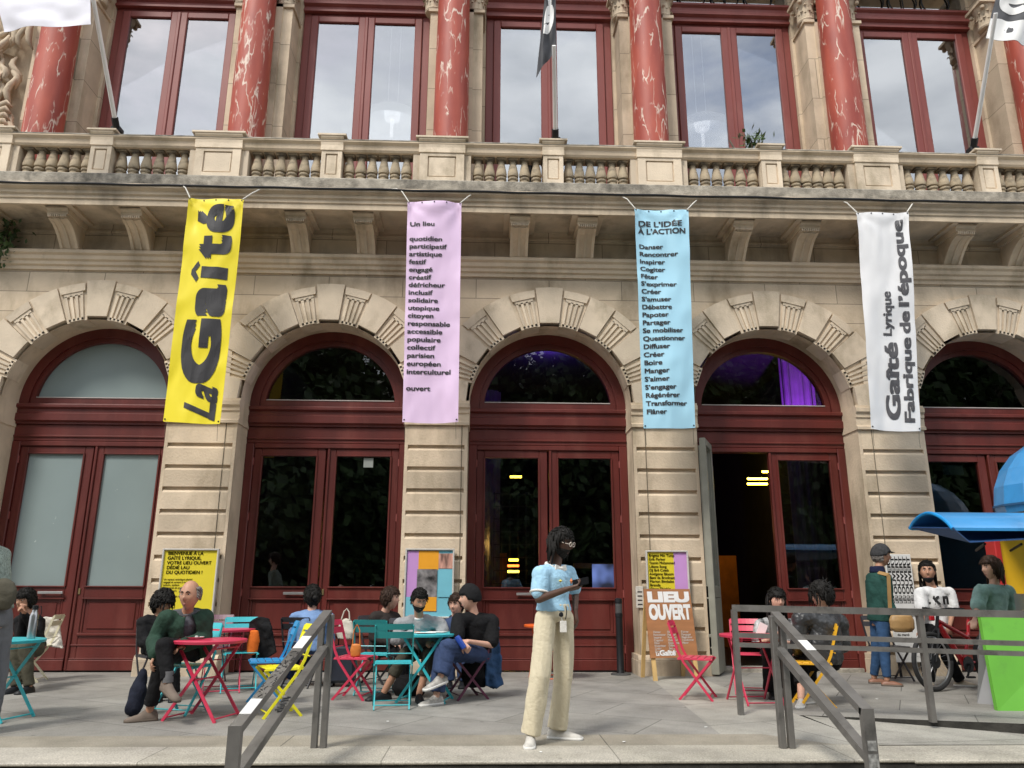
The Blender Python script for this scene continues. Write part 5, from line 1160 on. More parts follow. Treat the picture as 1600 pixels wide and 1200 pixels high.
def person(label, J, yaw, hyaw, hpitch=5, hroll=0, skin=SK_L, s=SC, vox=.009, group=None, top=None, bottom=None, shoes=None, fem=False, facep=True, curl=(.6, .6), hdir=(None, None), lipm=LIP, brow=HB, hs=1.17, seed=1, girth=1.):
    """J: joints in world space. yaw: where the chest faces. Returns the root and the head frame."""
    root = thing('person', label, 'person', (J['pel'].x, J['pel'].y, 0), group=group); O = Vector(root.location)
    J = {k: (v if k[:3] == 'toe' else v - O) for k, v in J.items()}
    F = frame_of(hyaw, hpitch, hroll); hc = J['head']; hsz = s*hs
    shv = (J['shR']-J['shL']); shw = shv.length; sr = shv.normalized(); hr = (J['hipR']-J['hipL']).normalized()
    cf = frame_of(yaw)[1]
    def torso(m, pad, hem=None, waist=1.):
        P0, P1 = J['pel'], J['neck']; ax_ = P1-P0; L_ = ax_.length; up = ax_/L_; g_ = girth
        spec = [(-.14, .10, .09), (-.04, .150, .115), (.10, .155, .112), (.34, .128*waist, .098), (.58, .150, .112), (.78, .158, .108), (.90, .125, .085), (.97, .075, .066), (1.02, .055, .056)]
        rs = []
        for t, a, b in spec:
            if hem is not None and t < hem: continue
            w_ = st(t, .1, .7); r = (hr*(1-w_) + sr*w_); r = (r - up*r.dot(up)).normalized(); f = up.cross(r)
            if f.dot(cf) < 0: f = -f
            if t > .98 and pad > 0: continue
            bow = .025*s*sin(pi*min(1, max(0, t)))
            if fem and .5 < t < .85: b = b*1.1
            c = P0 + ax_*t - f*bow*.6; rs.append([c + r*(cos(2*pi*k/20)*(a*s*g_+pad)) + f*(sin(2*pi*k/20)*(b*s*g_+pad)) for k in range(20)])
        m.rings(rs)
        for k in 'RL':
            cap(m, P0 + ax_*.86, J['sh'+k], .072*s*g_+pad*.8, .052*s*g_+pad)
    b = MB(); torso(b, 0)
    chain(b, [J['neck'] - Vector((0, 0, .03*s)), hc - F[2]*.06*s - F[1]*.012*s], [.056*s, .052*s])
    head_rings(b, hc, F, hsz)
    for k in 'RL':
        chain(b, [J['sh'+k], J['el'+k]], [.046*s*girth, .036*s]); chain(b, [J['el'+k], J['wr'+k]], [.036*s, .024*s])
        d = hdir[0 if k == 'R' else 1] or (J['wr'+k]-J['el'+k]); d, nr = (d if isinstance(d, tuple) else (d, None))
        fa = Vector(d).normalized(); nr = Vector(nr) if nr is not None else Vector((0, 0, 1)) - fa*fa.z
        if nr.length < .2: nr = -cf
        hand(b, J['wr'+k] + fa*.02*s, fa, nr, 1 if k == 'R' else -1, s*1.02, curl[0 if k == 'R' else 1])
        chain(b, [J['hip'+k], J['kn'+k], J['an'+k]], [.078*s, .054*s, .036*s])
    meld(b, 'body', skin, root, vox, 2)
    if facep: face(hc, F, hsz, root, lipm, brow)
    if top:
        m = MB(); pad = top.get('pad', .012)*s; torso(m, pad, top.get('hem', -.12), top.get('waist', 1.05))
        for k in 'RL':
            lo = top.get('sleeve', 1.)
            sh, el, wr = J['sh'+k], J['el'+k], J['wr'+k]; q = top.get('arm', .012)*s
            if lo <= .5: e = sh.lerp(el, lo*2); chain(m, [sh, e], [.05*s+q, .043*s+q*1.3])
            else: e = el.lerp(wr, (lo-.5)*2); chain(m, [sh, el, e], [.05*s+q, .041*s+q, .03*s+q])
        meld(m, top.get('name', 'shirt'), top['mat'], root, vox*1.1, 3, top.get('wr', .010), seed)
    if bottom:
        m = MB(); pad = bottom.get('pad', .014)*s; lo = bottom.get('len', 1.); kn_, an_ = bottom.get('knee', .066)*s, bottom.get('ankle', .06)*s
        P0, ax_ = J['pel'], J['neck']-J['pel']; wt = bottom.get('waist', .2); up = ax_.normalized(); rs = []
        for t, a, b_ in ((-.12, .11, .095), (-.03, .152, .118), (.1, .155, .113), (wt, .142, .105)):
            r = (hr - up*hr.dot(up)).normalized(); f = up.cross(r); c = P0 + ax_*t; rs.append([c + r*(cos(2*pi*k/20)*(a*s+pad*.8)) + f*(sin(2*pi*k/20)*(b_*s+pad*.8)) for k in range(20)])
        m.rings(rs)
        if bottom.get('skirt'):
            rs = [rs[0]]; base = J['pel']; hem = bottom['skirt']; rs = [[base + hr*(cos(2*pi*k/20)*.16*s) + hr.cross(up)*(sin(2*pi*k/20)*.125*s) for k in range(20)]]; c = base.copy(); c.z = hem; rs.append([c + hr*(cos(2*pi*k/20)*.20*s) + hr.cross(Vector((0, 0, 1)))*(sin(2*pi*k/20)*.16*s) for k in range(20)]); m.rings(rs)
        else:
            for k in 'RL':
                hp, kn, an = J['hip'+k], J['kn'+k], J['an'+k]; e = kn.lerp(an, lo)
                chain(m, [hp, kn], [.083*s+pad, kn_+pad*.6], 14); m.tube([kn.lerp(hp, .12), kn, kn.lerp(e, .5), kn.lerp(e, .97), e], [kn_+pad*.6, kn_+pad*.6, (kn_+an_)*.5+pad*.2, kn_*(1-lo)+an_*lo, kn_*(1-lo)+an_*lo], 18)
        meld(m, bottom.get('name', 'trousers'), bottom['mat'], root, vox*1.1, 2, bottom.get('wr', .012), seed+3, bottom.get('zs', 1.))
    if shoes:
        for k in 'RL':
            m = MB(); shoe_mesh(m, J['an'+k], J['toe'+k], s, shoes.get('len', .26), .045, shoes.get('top', .07)); m.build('shoe', [shoes['mat'], shoes.get('sole', shoes['mat'])], root, smooth=2)
    return root, hc, F, hsz, J, O
def mids(J):                                          # fill in joints that were not measured
    if 'hipR' not in J:
        r = J.pop('_r'); J['hipR'] = J['pel'] + r*.085*SC; J['hipL'] = J['pel'] - r*.085*SC
    return J
def PJ(Y, **k):                                       # joints measured in the photograph: (x, y, dY)
    return {n: at(v[0], v[1], Y + (v[2] if len(v) > 2 else 0)) for n, v in k.items()}
def G(J, *ks, z=.075):
    for k in ks: J[k].z = z
    return J
def toes(J, R_, L_): J['toeR'] = Vector(R_); J['toeL'] = Vector(L_); return J
def strands(name, hc, F, s, mat, parent, n, fall, r0, seed, sel, length, sway=.02, drop=(0, 0, -1), tip=.5, hug=1.0):
    """locks that leave the scalp and hang down"""
    q = random.Random(seed); r, f, u = F; m = MB(); k = 0
    while k < n:
        d = Vector((q.gauss(0, 1), q.gauss(0, 1), q.gauss(0, 1))).normalized()
        if not sel(d): continue
        k += 1; p = Vector(skull(d)); p0 = hc + s*(r*p.x + f*p.y + u*p.z)*1.05; out = (r*d.x + f*d.y + u*d.z); L_ = length(d)*q.uniform(.8, 1.1)
        hv = Vector((out.x, out.y, 0)); hv = hv.normalized() if hv.length > .05 else -f
        p1 = p0 + (out*.02 + Vector(drop)*.015)*s; tgt = hc + hv*(.098*s*hug) ; pts = [p0 - out*.012*s, p1]
        e = Vector((p1.x*.3 + tgt.x*.7, p1.y*.3 + tgt.y*.7, p1.z - L_*.45)); pts.append(e); pts.append(Vector((tgt.x*.85 + p1.x*.15 + q.uniform(-1, 1)*sway, tgt.y*.85 + p1.y*.15 + q.uniform(-1, 1)*sway, p1.z - L_)))
        m.tube(pts, [r0*.9, r0, r0, r0*tip], 6)
    return m.build(name, mat, parent, smooth=2)
def ring(c, ax_, rx, r, m, ry=None, seg=20):
    ax_ = Vector(ax_).normalized(); u = ax_.orthogonal().normalized(); v = ax_.cross(u); m.tube([c + u*rx*cos(2*pi*i/seg) + v*(ry or rx)*sin(2*pi*i/seg) for i in range(seg+1)], r, 8)
shortm = lambda fr, sd_, bk: hairline(fr, sd_, bk)
# ---- 1 the standing man with the phone
J = PJ(-5., head=(876, 848), neck=(866, 885), shR=(845, 897, -.12), shL=(888, 896, .12), elR=(842, 936, -.17), wrR=(884, 921, -.32), elL=(899, 925, .14), wrL=(899, 952, .08), pel=(866, 962), hipR=(852, 966, -.06), hipL=(881, 966, .06), knR=(844, 1056, -.15), knL=(880, 1056, .07), anR=(829, 1145, -.13), anL=(871, 1142, .10))
G(J, 'anR', 'anL'); toes(J, (-.12, -1, 0), (1, -.3, 0))
POLO = cloth('pale blue knit', (.34, .56, .72), .06); CHIN = cloth('sand cotton twill', (.60, .535, .39), .025); OFFW = cloth('off white fabric', (.68, .66, .62), .05); SNK = M('off white leather', (.50, .48, .44), .6, .25, 14); SOLEW = M('white rubber sole', (.66, .65, .62), .6, .05)
root, hc, F, hs_, Jl, O = person('man in pale blue polo and sand trousers standing looking at his phone', J, 40, 60, 16, 0, SK_D, SC, .0065,
    top=dict(mat=POLO, name='polo_shirt', hem=.10, sleeve=.36, arm=.022, pad=.016, wr=.011), bottom=dict(mat=CHIN, pad=.008, knee=.078, ankle=.082, len=1., waist=.24, wr=.013, zs=.4),
    shoes=dict(mat=SNK, sole=SOLEW, len=.29, top=.085), hdir=(((1, -.25, .22), (.05, -.35, -1)), ((.1, -.1, -1), (1, -.3, 0))), curl=(.75, .5), lipm=LIPD, hs=1.06)
shell('hair', hc, F, hs_, HB, root, hairline(.42, .05, -.5), .014, 3, .010)
strands('dreadlocks', hc, F, hs_, HB, root, 72, 0, .0095, 4, lambda d: d.z > -.1 and d.y < .0, lambda d: .16 if d.y < -.05 else .11, .024, hug=1.06, tip=.55)
shell('beard', hc, F, hs_, HB, root, lambda d: st(d[1], -.05, .15)*st(-d[2], .28, .4)*(1-gs(d[0], .2)*gs(d[2]+.54, .06)), .010, 8, .004)
m = MB(); r_, f_, u_ = F
for sg in (-1, 1):
    ce = hc + hs_*(r_*sg*.031 + f_*.104 + u_*.012); m.tube([ce + r_*.021*cos(2*pi*i/18) + u_*.018*sin(2*pi*i/18) for i in range(19)], .0032, 6); m.tube([ce + r_*sg*.022, ce + r_*sg*.042 - f_*.02, ce + r_*sg*.046 - f_*.10], .0026, 6)
m.tube([hc + hs_*(r_*.012*sg + f_*.112 + u_*.016) for sg in (-1, 0, 1)], .0028, 6); m.build('spectacles', M('cream acetate', (.66, .58, .50), .3, .05), root)
m = MB(); up = (Jl['neck']-Jl['pel']).normalized(); ring(Jl['neck'] + up*.004 + frame_of(40)[1]*.006, up + frame_of(40)[1]*.35, .070, .016, m, .068)
fc = frame_of(40); 
for sg in (-1, 1): m.rings([[Jl['neck'] + fc[1]*.066 + fc[0]*sg*.012 + up*.0 + v for v in (Vector((0, 0, 0)), fc[0]*sg*.045 + up*.012, fc[0]*sg*.052 - up*.03, -up*.045 + fc[0]*sg*.005)], [Jl['neck'] + fc[1]*.078 + fc[0]*sg*.012 + v for v in (Vector((0, 0, 0)), fc[0]*sg*.045 + up*.012, fc[0]*sg*.052 - up*.03, -up*.045 + fc[0]*sg*.005)]])
m.build('collar', OFFW, root, smooth=True)
m = MB()
for k in 'RL': p = Jl['sh'+k].lerp(Jl['el'+k], .74); ring(p, Jl['el'+k]-Jl['sh'+k], .067, .010, m)
m.build('cuff', OFFW, root, smooth=True)
m = MB(); c = Jl['neck'].lerp(Jl['pel'], .30) + fc[1]*.128 + fc[0]*.06; m.lathe([(.001, -.012), (.016, 0), (.001, .012)], c, 10); m.build('chest_badge', M('gold print', (.62, .5, .1), .5), root)
m = MB(); c = Jl['neck'].lerp(Jl['pel'], .30) + fc[1]*.125 - fc[0]*.065; m.lathe([(.001, -.022), (.013, 0), (.001, .022)], c, 10); m.build('chest_badge', M('rust print', (.65, .2, .06), .5), root)
hp = Jl['hipR'] + fc[1]*.125 + Vector((.035, 0, .03)); m = MB(); m.lathe([(.001, -.018), (.016, -.012), (.018, 0), (.014, .014), (.001, .02)], hp, 12); m.build('badge_reel', BLKM, root)
m = MB(); m.bar(hp - Vector((0, 0, .02)), hp - Vector((-.012, .006, .06)), .008, .003); q = hp + Vector((.014, -.012, -.085)); m.bbox(q.x-.026, q.x+.026, q.y-.003, q.y+.003, q.z-.045, q.z+.04, .003); m.build('badge', OFFW, root)
m = MB(); a = Jl['neck'].lerp(Jl['pel'], .80) + fc[1]*.128; m.tube([a, a - Vector((-.005, .01, .045)), a - Vector((.005, .012, .10))], .004, 6); m.build('fly_seam', BLKM, root)
m = MB(); d = Vector((1, -.25, .22)).normalized(); hw = O + Jl['wrR'] + d*.115 + Vector((0, -.005, .03)); ph = thing('phone', 'black phone in the hand of the man in the pale blue polo', 'phone', tuple(hw)); 
m.bbox(-.032, .032, -.0045, .0045, -.064, .064, .004); o = m.build('case', M('matt black case', (.008, .008, .009), .9, .1, spec=.03), ph); R_ = Vector((.9, -.35, .2)).to_track_quat('Z', 'Y'); o.rotation_euler = (R_.to_matrix() @ Matrix.Rotation(radians(60), 3, 'Z')).to_euler()
m = MB(); m.box(-.029, .029, -.0055, -.0046, -.060, .060); o2 = m.build('screen', M('dark screen', (.010, .010, .012), .7, .1, spec=.1), ph); o2.rotation_euler = o.rotation_euler
# ---- 2 seated man in the green jacket
J = PJ(-3.72, head=(297, 930, -.12), neck=(291, 956, -.04), shR=(260, 966, -.14), shL=(320, 965, .06), elR=(241, 1000, -.14), wrR=(243, 1021, -.38), elL=(318, 998, .02), wrL=(287, 1008, -.26), pel=(292, 1016, .10), hipR=(280, 1019, .02), hipL=(303, 1019, .10), knR=(257, 1025, -.38), anR=(234, 1102, -.30), knL=(256, 1009, -.44), anL=(262, 1068, -.50))
G(J, 'anR'); toes(J, (-1, -.55, 0), (.75, -.6, -.35))
GRN = cloth('bottle green wool', (.022, .05, .034), .2); GREYT = cloth('charcoal jersey', (.10, .105, .12), .15); BLKC = cloth('black cotton', (.008, .008, .009), .3); SUE = M('taupe suede', (.16, .125, .10), .9, .15, 12); SOLEB = M('brown rubber sole', (.11, .085, .065), .8, .1)
root, hc, F, hs_, Jl, O = person('balding man in a bottle green jacket, seated with legs crossed beside the raspberry table', J, -8, -8, 4, 0, SK_T, SC, .009, top=dict(mat=GREYT, name='sweater', hem=-.05, pad=.008), bottom=dict(mat=BLKC, pad=.014, knee=.07, ankle=.062, len=.88, wr=.012), shoes=dict(mat=SUE, sole=SOLEB, len=.28, top=.09), hdir=(((-.1, -.45, -.9), (-1, -.3, .3)), None), hs=1.2, girth=1.18)
def jacket(root, J, mat, yaw, gap=.34, pad=.03, hem=-.12, arm=.024, name='jacket', wr=.012, seed=2, s=SC, girth=1.06, sleeve=1., lining=None):
    """open jacket: torso wrap that leaves a gap in front, with sleeves"""
    m = MB(); P0, ax_ = J['pel'], J['neck']-J['pel']; up = ax_.normalized(); sr = (J['shR']-J['shL']).normalized(); hr = (J['hipR']-J['hipL']).normalized(); cf = frame_of(yaw)[1]; n = 26
    for dr_in in (0,):
        rows = []
        for t, a, b in ((hem, .175, .135), (.05, .168, .13), (.3, .155, .12), (.58, .165, .122), (.8, .165, .112), (.92, .125, .088), (1.0, .075, .07)):
            w_ = st(t, .1, .7); r = (hr*(1-w_) + sr*w_); r = (r - up*r.dot(up)).normalized(); f = up.cross(r); f = -f if f.dot(cf) < 0 else f
            g = gap*(1.25 - .55*t); row = []
            for th in (0., .02):
                for k in range(n+1):
                    kk = k if th == 0 else n-k; a_ = pi/2 + g + (2*pi-2*g)*kk/n; row.append(P0 + ax_*t + r*cos(a_)*(a*s*girth+pad-th) + f*sin(a_)*(b*s*girth+pad-th))
            rows.append(row)
        m.rings(rows)
    for k in 'RL':
        cap(m, P0 + ax_*.84, J['sh'+k], .08*s, .06*s+arm*.5); sh, el, wr_ = J['sh'+k], J['el'+k], J['wr'+k]; e = el.lerp(wr_, (sleeve-.5)*2); chain(m, [sh, el, e], [.055*s+arm, .046*s+arm, .036*s+arm])
    return meld(m, name, mat, root, .0095, 3, wr, seed)
jacket(root, Jl, GRN, -8, .30, .034, girth=1.2, arm=.03)
m = MB(); up = (Jl['neck']-Jl['pel']).normalized(); ring(Jl['neck'] + up*-.005, up, .066, .014, m, .062); m.build('collar', cloth('grey collar', (.16, .16, .165)), root, smooth=True)
shell('hair', hc, F, hs_, HGR, root, lambda d: st(d[2], -.25, -.1)*(1-st(d[2], .5, .62))*(1-st(d[1], .15, .35)), .006, 5, .003)
shell('stubble', hc, F, hs_, M('grey stubble', (.32, .22, .18), .8, .15, 40), root, lambda d: .5*st(d[1], 0, .2)*st(-d[2], .42, .6), .003, 3, .001)
m = MB(); m.lathe([(.04, 0), (.042, .0), (.04, .10)], (0, 0, 0), 14)
m.v = [tuple(Jl['anL'] + Vector((x, y*1.1, z*.9+.01))) for x, y, z in m.v]; m.build('sock', cloth('grey sock', (.13, .13, .135)), root, smooth=True)
# ---- 3 black haired person behind him
J = PJ(-2.45, head=(254, 942), neck=(247, 966, .02), shR=(225, 974, -.05), shL=(268, 972, .05), elR=(224, 1003, -.12), wrR=(252, 1008, -.26), elL=(275, 1000, -.02), wrL=(270, 1008, -.24), pel=(248, 1016, .06), hipR=(239, 1018), hipL=(259, 1018, .06), knR=(252, 1016, -.38), knL=(272, 1014, -.36), anR=(250, 1070, -.36), anL=(274, 1068, -.32))
G(J, 'anR', 'anL'); toes(J, (.2, -1, 0), (.3, -1, 0))
root, hc, F, hs_, Jl, O = person('black haired person in a black padded jacket, sitting behind the man in green', J, 25, 62, 12, 0, SK_T, SC, .010, top=dict(mat=BLKC, name='padded_jacket', pad=.035, arm=.03, hem=-.1, wr=.019), bottom=dict(mat=BLKC, pad=.012), shoes=dict(mat=BLKM))
shell('hair', hc, F, hs_, HB, root, hairline(.15, -.35, -.75), .03, 6, .016)
strands('fringe', hc, F, hs_, HB, root, 46, 0, .009, 7, lambda d: d.z > .1, lambda d: .085, .012, hug=1.15, tip=.3)
# ---- 4 person in black at the left edge
J = PJ(-1.75, head=(40, 938), neck=(45, 962, .03), shR=(30, 970, -.05), shL=(58, 970, .05), elR=(32, 996, -.12), wrR=(36, 958, -.2), elL=(60, 1000, -.05), wrL=(40, 962, -.22), pel=(48, 1012, .06), hipR=(40, 1015), hipL=(56, 1014, .06), knR=(24, 1015, -.38), knL=(40, 1012, -.42), anR=(26, 1072, -.4), anL=(46, 1070, -.4))
G(J, 'anR', 'anL'); toes(J, (-.4, -1, 0), (-.2, -1, 0))
root, hc, F, hs_, Jl, O = person('person in black with both hands raised to the mouth, sitting at the left edge', J, -20, -15, 8, 0, SK_T, SC, .010, top=dict(mat=BLKC, name='sweater', pad=.02, wr=.012), bottom=dict(mat=cloth('olive cotton', (.07, .065, .045)), pad=.02), shoes=dict(mat=BLKM), curl=(1.2, 1.2))
shell('hair', hc, F, hs_, HB, root, hairline(.3, -.5, -.9), .02, 4, .006)
# ---- 5 person cropped by the left edge, leaning over the turquoise table
J = PJ(-4.55, head=(-28, 812, -.1), neck=(-22, 850), shR=(-48, 866, -.15), shL=(2, 868, .12), elR=(-52, 920, -.2), wrR=(-48, 960, -.25), elL=(2, 915, .2), wrL=(-8, 948, .05), pel=(-12, 968), hipR=(-24, 972, -.06), hipL=(0, 972, .06), knR=(-24, 1060, -.1), knL=(-8, 1060, .1), anR=(-30, 1148, -.1), anL=(-18, 1138, .12))
G(J, 'anR', 'anL'); toes(J, (-1, .1, 0), (-1, .2, 0))
KNIT = M('ribbed grey green knit', (.26, .32, .28), .9, .55, 60, .8, 45, stretch=(3, 3, .25), detail=2); TR = cloth('mid grey trousers', (.14, .145, .155), .1)
root, hc, F, hs_, Jl, O = person('person in grey trousers and ribbed knit jumper, cut off by the left edge', J, -95, -95, 10, 0, SK_L, SC, .010, top=dict(mat=KNIT, name='jumper', pad=.03, arm=.03, hem=.05), bottom=dict(mat=TR, pad=.022, knee=.085, ankle=.075), shoes=dict(mat=BLKM))
shell('hair', hc, F, hs_, HBR, root, hairline(.4, -.3, -.7), .02, 2, .005)
BAG5 = MB(); c = at(3, 928, -4.62); BAG5.lathe([(.0005, -.13), (.07, -.12), (.10, -.06), (.105, .02), (.08, .09), (.04, .12), (.0005, .125)], c, 16, 1.1, .7); bo = meld(BAG5, 'shoulder_bag', cloth('olive grey canvas', (.085, .078, .058), .15), None, .012, 3, .008, 2); tag(bo, 'olive grey bag on the hip of the person cut off by the left edge', 'bag')
# ---- 6 woman in a denim jacket, from behind
J = PJ(-1.75, head=(488, 932), neck=(487, 954), shR=(512, 966, .03), shL=(462, 966, -.03), elR=(516, 1000, .05), wrR=(495, 1005, .24), elL=(457, 1000, 0), wrL=(470, 1004, .22), pel=(486, 1016, -.04), hipR=(498, 1018), hipL=(475, 1018), knR=(492, 1018, .38), knL=(466, 1020, .36), anR=(470, 1062, .2), anL=(448, 1064, .2))
G(J, 'anR', 'anL'); toes(J, (-.6, .8, 0), (-.8, .6, 0))
DEN = cloth('light blue denim', (.15, .24, .42), .22); DEND = cloth('indigo denim', (.035, .055, .12), .25)
root, hc, F, hs_, Jl, O = person('woman in a light denim jacket with black hair tied low, seen from behind', J, 185, -150, 10, 0, SK_L, SC, .010, top=dict(mat=DEN, name='denim_jacket', pad=.03, arm=.024, wr=.016, hem=-.08), bottom=dict(mat=DEND, pad=.012), shoes=dict(mat=SNK, sole=SOLEW), fem=True)
shell('hair', hc, F, hs_, HB, root, hairline(.35, -.35, -.8), .016, 3, .005)
m = MB(); m.lathe([(.0005, -.035), (.03, -.022), (.038, 0), (.03, .022), (.0005, .035)], hc - F[1]*.11 - F[2]*.035, 12); m.build('hair_bun', HB, root, smooth=2)
# ---- 7 woman with a brown bun
J = PJ(-1.55, head=(610, 935, -.05), neck=(600, 956), shR=(585, 966, -.08), shL=(617, 966, .08), elR=(584, 996, -.12), wrR=(612, 1004, -.2), elL=(622, 996, .05), wrL=(632, 1002, -.05), pel=(598, 1012, .05), hipR=(592, 1015), hipL=(606, 1015, .05), knR=(628, 1016, -.2), knL=(632, 1015, -.02), anR=(626, 1066, -.2), anL=(634, 1062, 0))
G(J, 'anR', 'anL'); toes(J, (1, -.3, 0), (1, -.2, 0))
root, hc, F, hs_, Jl, O = person('woman with a brown bun and a dark coat, turned to the man in grey', J, 60, 78, 4, 0, SK_L, SC, .010, top=dict(mat=cloth('dark brown wool', (.03, .024, .022), .2), name='coat', pad=.028, arm=.024, wr=.012), bottom=dict(mat=BLKC), shoes=dict(mat=BLKM), fem=True)
shell('hair', hc, F, hs_, HBR, root, hairline(.42, -.3, -.7), .018, 3, .006)
m = MB(); m.lathe([(.0005, -.032), (.028, -.02), (.035, 0), (.028, .02), (.0005, .032)], hc - F[1]*.10 + F[2]*.06, 12); m.build('hair_bun', HBR, root, smooth=2)
# ---- 8 man in the grey sweatshirt
J = PJ(-2.45, head=(655, 938, -.14), neck=(655, 964, -.02), shR=(626, 976, -.06), shL=(688, 976, .02), elR=(620, 1000, -.12), wrR=(645, 991, -.34), elL=(696, 1002, -.08), wrL=(678, 1003, -.30), pel=(655, 1018, .12), hipR=(643, 1021, .1), hipL=(668, 1021, .12), knR=(632, 1024, -.32), knL=(672, 1024, -.34), anR=(600, 1082, -.28), anL=(655, 1082, -.4))
G(J, 'anR', 'anL'); toes(J, (-1, -.7, 0), (.2, -1, 0))
GSW = cloth('heather grey fleece', (.27, .275, .285), .14, .9, 12); OLI = cloth('dark olive cotton', (.055, .05, .036))
root, hc, F, hs_, Jl, O = person('bearded man in a heather grey sweatshirt leaning on the turquoise table', J, 10, 22, 24, 0, SK_T, SC, .009, top=dict(mat=GSW, name='sweatshirt', pad=.03, arm=.03, hem=-.1, wr=.017), bottom=dict(mat=OLI, pad=.02, len=.55, ankle=.07), shoes=dict(mat=BLKM, len=.30), curl=(1.0, .9), hs=1.1)
shell('hair', hc, F, hs_, HB, root, hairline(.48, -.05, -.45), .014, 3, .005)
shell('beard', hc, F, hs_, HB, root, lambda d: st(d[1], -.15, .05)*st(-d[2], .30, .42)*(1-gs(d[0], .18)*gs(d[2]+.54, .05)), .008, 8, .003)
m = MB(); up = (Jl['neck']-Jl['pel']).normalized(); ring(Jl['neck'] - up*.0, up, .068, .015, m, .064); m.build('collar', cloth('white jersey', (.62, .62, .62)), root, smooth=True)
# ---- 9 man in the black beanie
J = PJ(-2.72, head=(734, 934, -.04), neck=(742, 960), shR=(718, 969, -.10), shL=(768, 971, .06), elR=(713, 1000, -.2), wrR=(722, 1003, -.36), elL=(768, 1008, -.05), wrL=(731, 1002, -.3), pel=(746, 1020, .06), hipR=(735, 1022, .0), hipL=(755, 1022, .06), knR=(692, 1016, -.28), knL=(700, 1012, -.40), anR=(682, 1080, -.36), anL=(688, 1058, -.46))
G(J, 'anR'); toes(J, (-1, -.8, 0), (-.8, -.75, -.25)); J['anL'].z = max(J['anL'].z, .22)
DK = cloth('indigo denim', (.035, .055, .12))
root, hc, F, hs_, Jl, O = person('man in a black beanie and black T-shirt, sideways on a chair, holding a blue can', J, -35, -78, 6, 0, SK_L, SC, .009, top=dict(mat=BLKC, name='t_shirt', pad=.026, sleeve=.40, arm=.035, hem=-.1, wr=.014), bottom=dict(mat=DK, pad=.022, knee=.085, ankle=.09, len=.9, wr=.016), shoes=dict(mat=M('worn trainers', (.36, .34, .31), .7, .35, 25), sole=SOLEW, len=.30, top=.085), curl=(1.2, 1.0), hdir=((( .5, -.3, -.6), (-.4, -.9, .2)), ((-.8, -.5, -.15), (.3, -.6, .8))))
shell('beanie', hc, F, hs_, cloth('black rib knit', (.011, .011, .012), .3), root, hairline(.28, -.12, -.35), .022, 4, .003)
m = MB(); m.lathe([(.001, -.075), (.027, -.07), (.030, -.05), (.030, .05), (.024, .068), (.001, .07)], (0, 0, 0), 16); R9 = Matrix.Rotation(radians(-35), 3, 'Y'); c9 = O + (Jl['wrR']+Jl['wrL'])/2 + Vector((-.045, -.075, .0))
m.v = [tuple(R9 @ Vector(v) + c9) for v in m.v]; tag(m.build('drink_can', M('deep blue can', (.02, .06, .32), .3, .1), None, smooth=True), 'deep blue can in the hands of the man in the beanie', 'can')
# ---- 10 half hidden person between them
J = PJ(-1.35, head=(713, 945), neck=(712, 966), shR=(694, 976), shL=(730, 976), elR=(692, 1002, -.05), wrR=(700, 1008, -.2), elL=(733, 1002, -.05), wrL=(724, 1008, -.2), pel=(712, 1014, .05), hipR=(704, 1016, .05), hipL=(722, 1016, .05), knR=(703, 1016, -.36), knL=(722, 1016, -.36), anR=(703, 1064, -.36), anL=(722, 1064, -.36))
G(J, 'anR', 'anL'); toes(J, (0, -1, 0), (0, -1, 0))
root, hc, F, hs_, Jl, O = person('half hidden person in denim, between the man in grey and the beanie', J, 0, -25, 5, 0, SK_L, SC, .011, top=dict(mat=DEND, name='denim_shirt', pad=.02, arm=.02), bottom=dict(mat=DEND), shoes=dict(mat=BLKM))
shell('hair', hc, F, hs_, HBR, root, hairline(.4, -.2, -.6), .016, 3, .005)
# ---- 11 woman with the black fringe
J = PJ(-2.35, head=(1213, 938, -.05), neck=(1211, 966), shR=(1189, 977, -.03), shL=(1234, 977, .03), elR=(1184, 1006, -.08), wrR=(1202, 1000, -.30), elL=(1240, 1008, -.05), wrL=(1218, 1001, -.3), pel=(1212, 1018, .08), hipR=(1202, 1021, .08), hipL=(1224, 1021, .08), knR=(1206, 1021, -.34), knL=(1230, 1021, -.34), anR=(1206, 1080, -.26), anL=(1236, 1078, -.24))
G(J, 'anR', 'anL'); toes(J, (-.3, -1, 0), (.1, -1, 0))
PRT = M('printed jersey', (.30, .30, .30), .85, .95, 14, detail=2)
root, hc, F, hs_, Jl, O = person('woman with long black hair and fringe, holding a sheet of paper behind the handrail', J, 0, 6, 4, -5, SK_L, SC, .009, top=dict(mat=PRT, name='t_shirt', pad=.02, sleeve=.42, arm=.03, hem=-.05), bottom=dict(mat=BLKC, pad=.03, knee=.09, ankle=.10, wr=.01), shoes=dict(mat=BLKM, len=.29, top=.10), fem=True, curl=(.9, .9), hdir=(((.5, -.4, .5), (-.4, -.6, -.4)), ((-.5, -.4, .5), (.4, -.6, -.4))))
shell('hair', hc, F, hs_, HB, root, hairline(.30, .0, -1.1), .018, 3, .006)
strands('long_hair', hc, F, hs_, HB, root, 130, 0, .011, 7, lambda d: d.z > -.35 and d.y < .02, lambda d: .27 + .1*d.z, .012, hug=1.02, tip=.4)
c = at(1190, 985, -2.78); m = MB(); m.box(-.045, .045, -.002, .002, -.075, .075, Matrix.Rotation(radians(25), 3, 'Y')); o = m.build('leaflet', M('white paper', (.74, .74, .72)), None); o.location = c; tag(o, 'white leaflet held by the woman with the black fringe', 'leaflet')
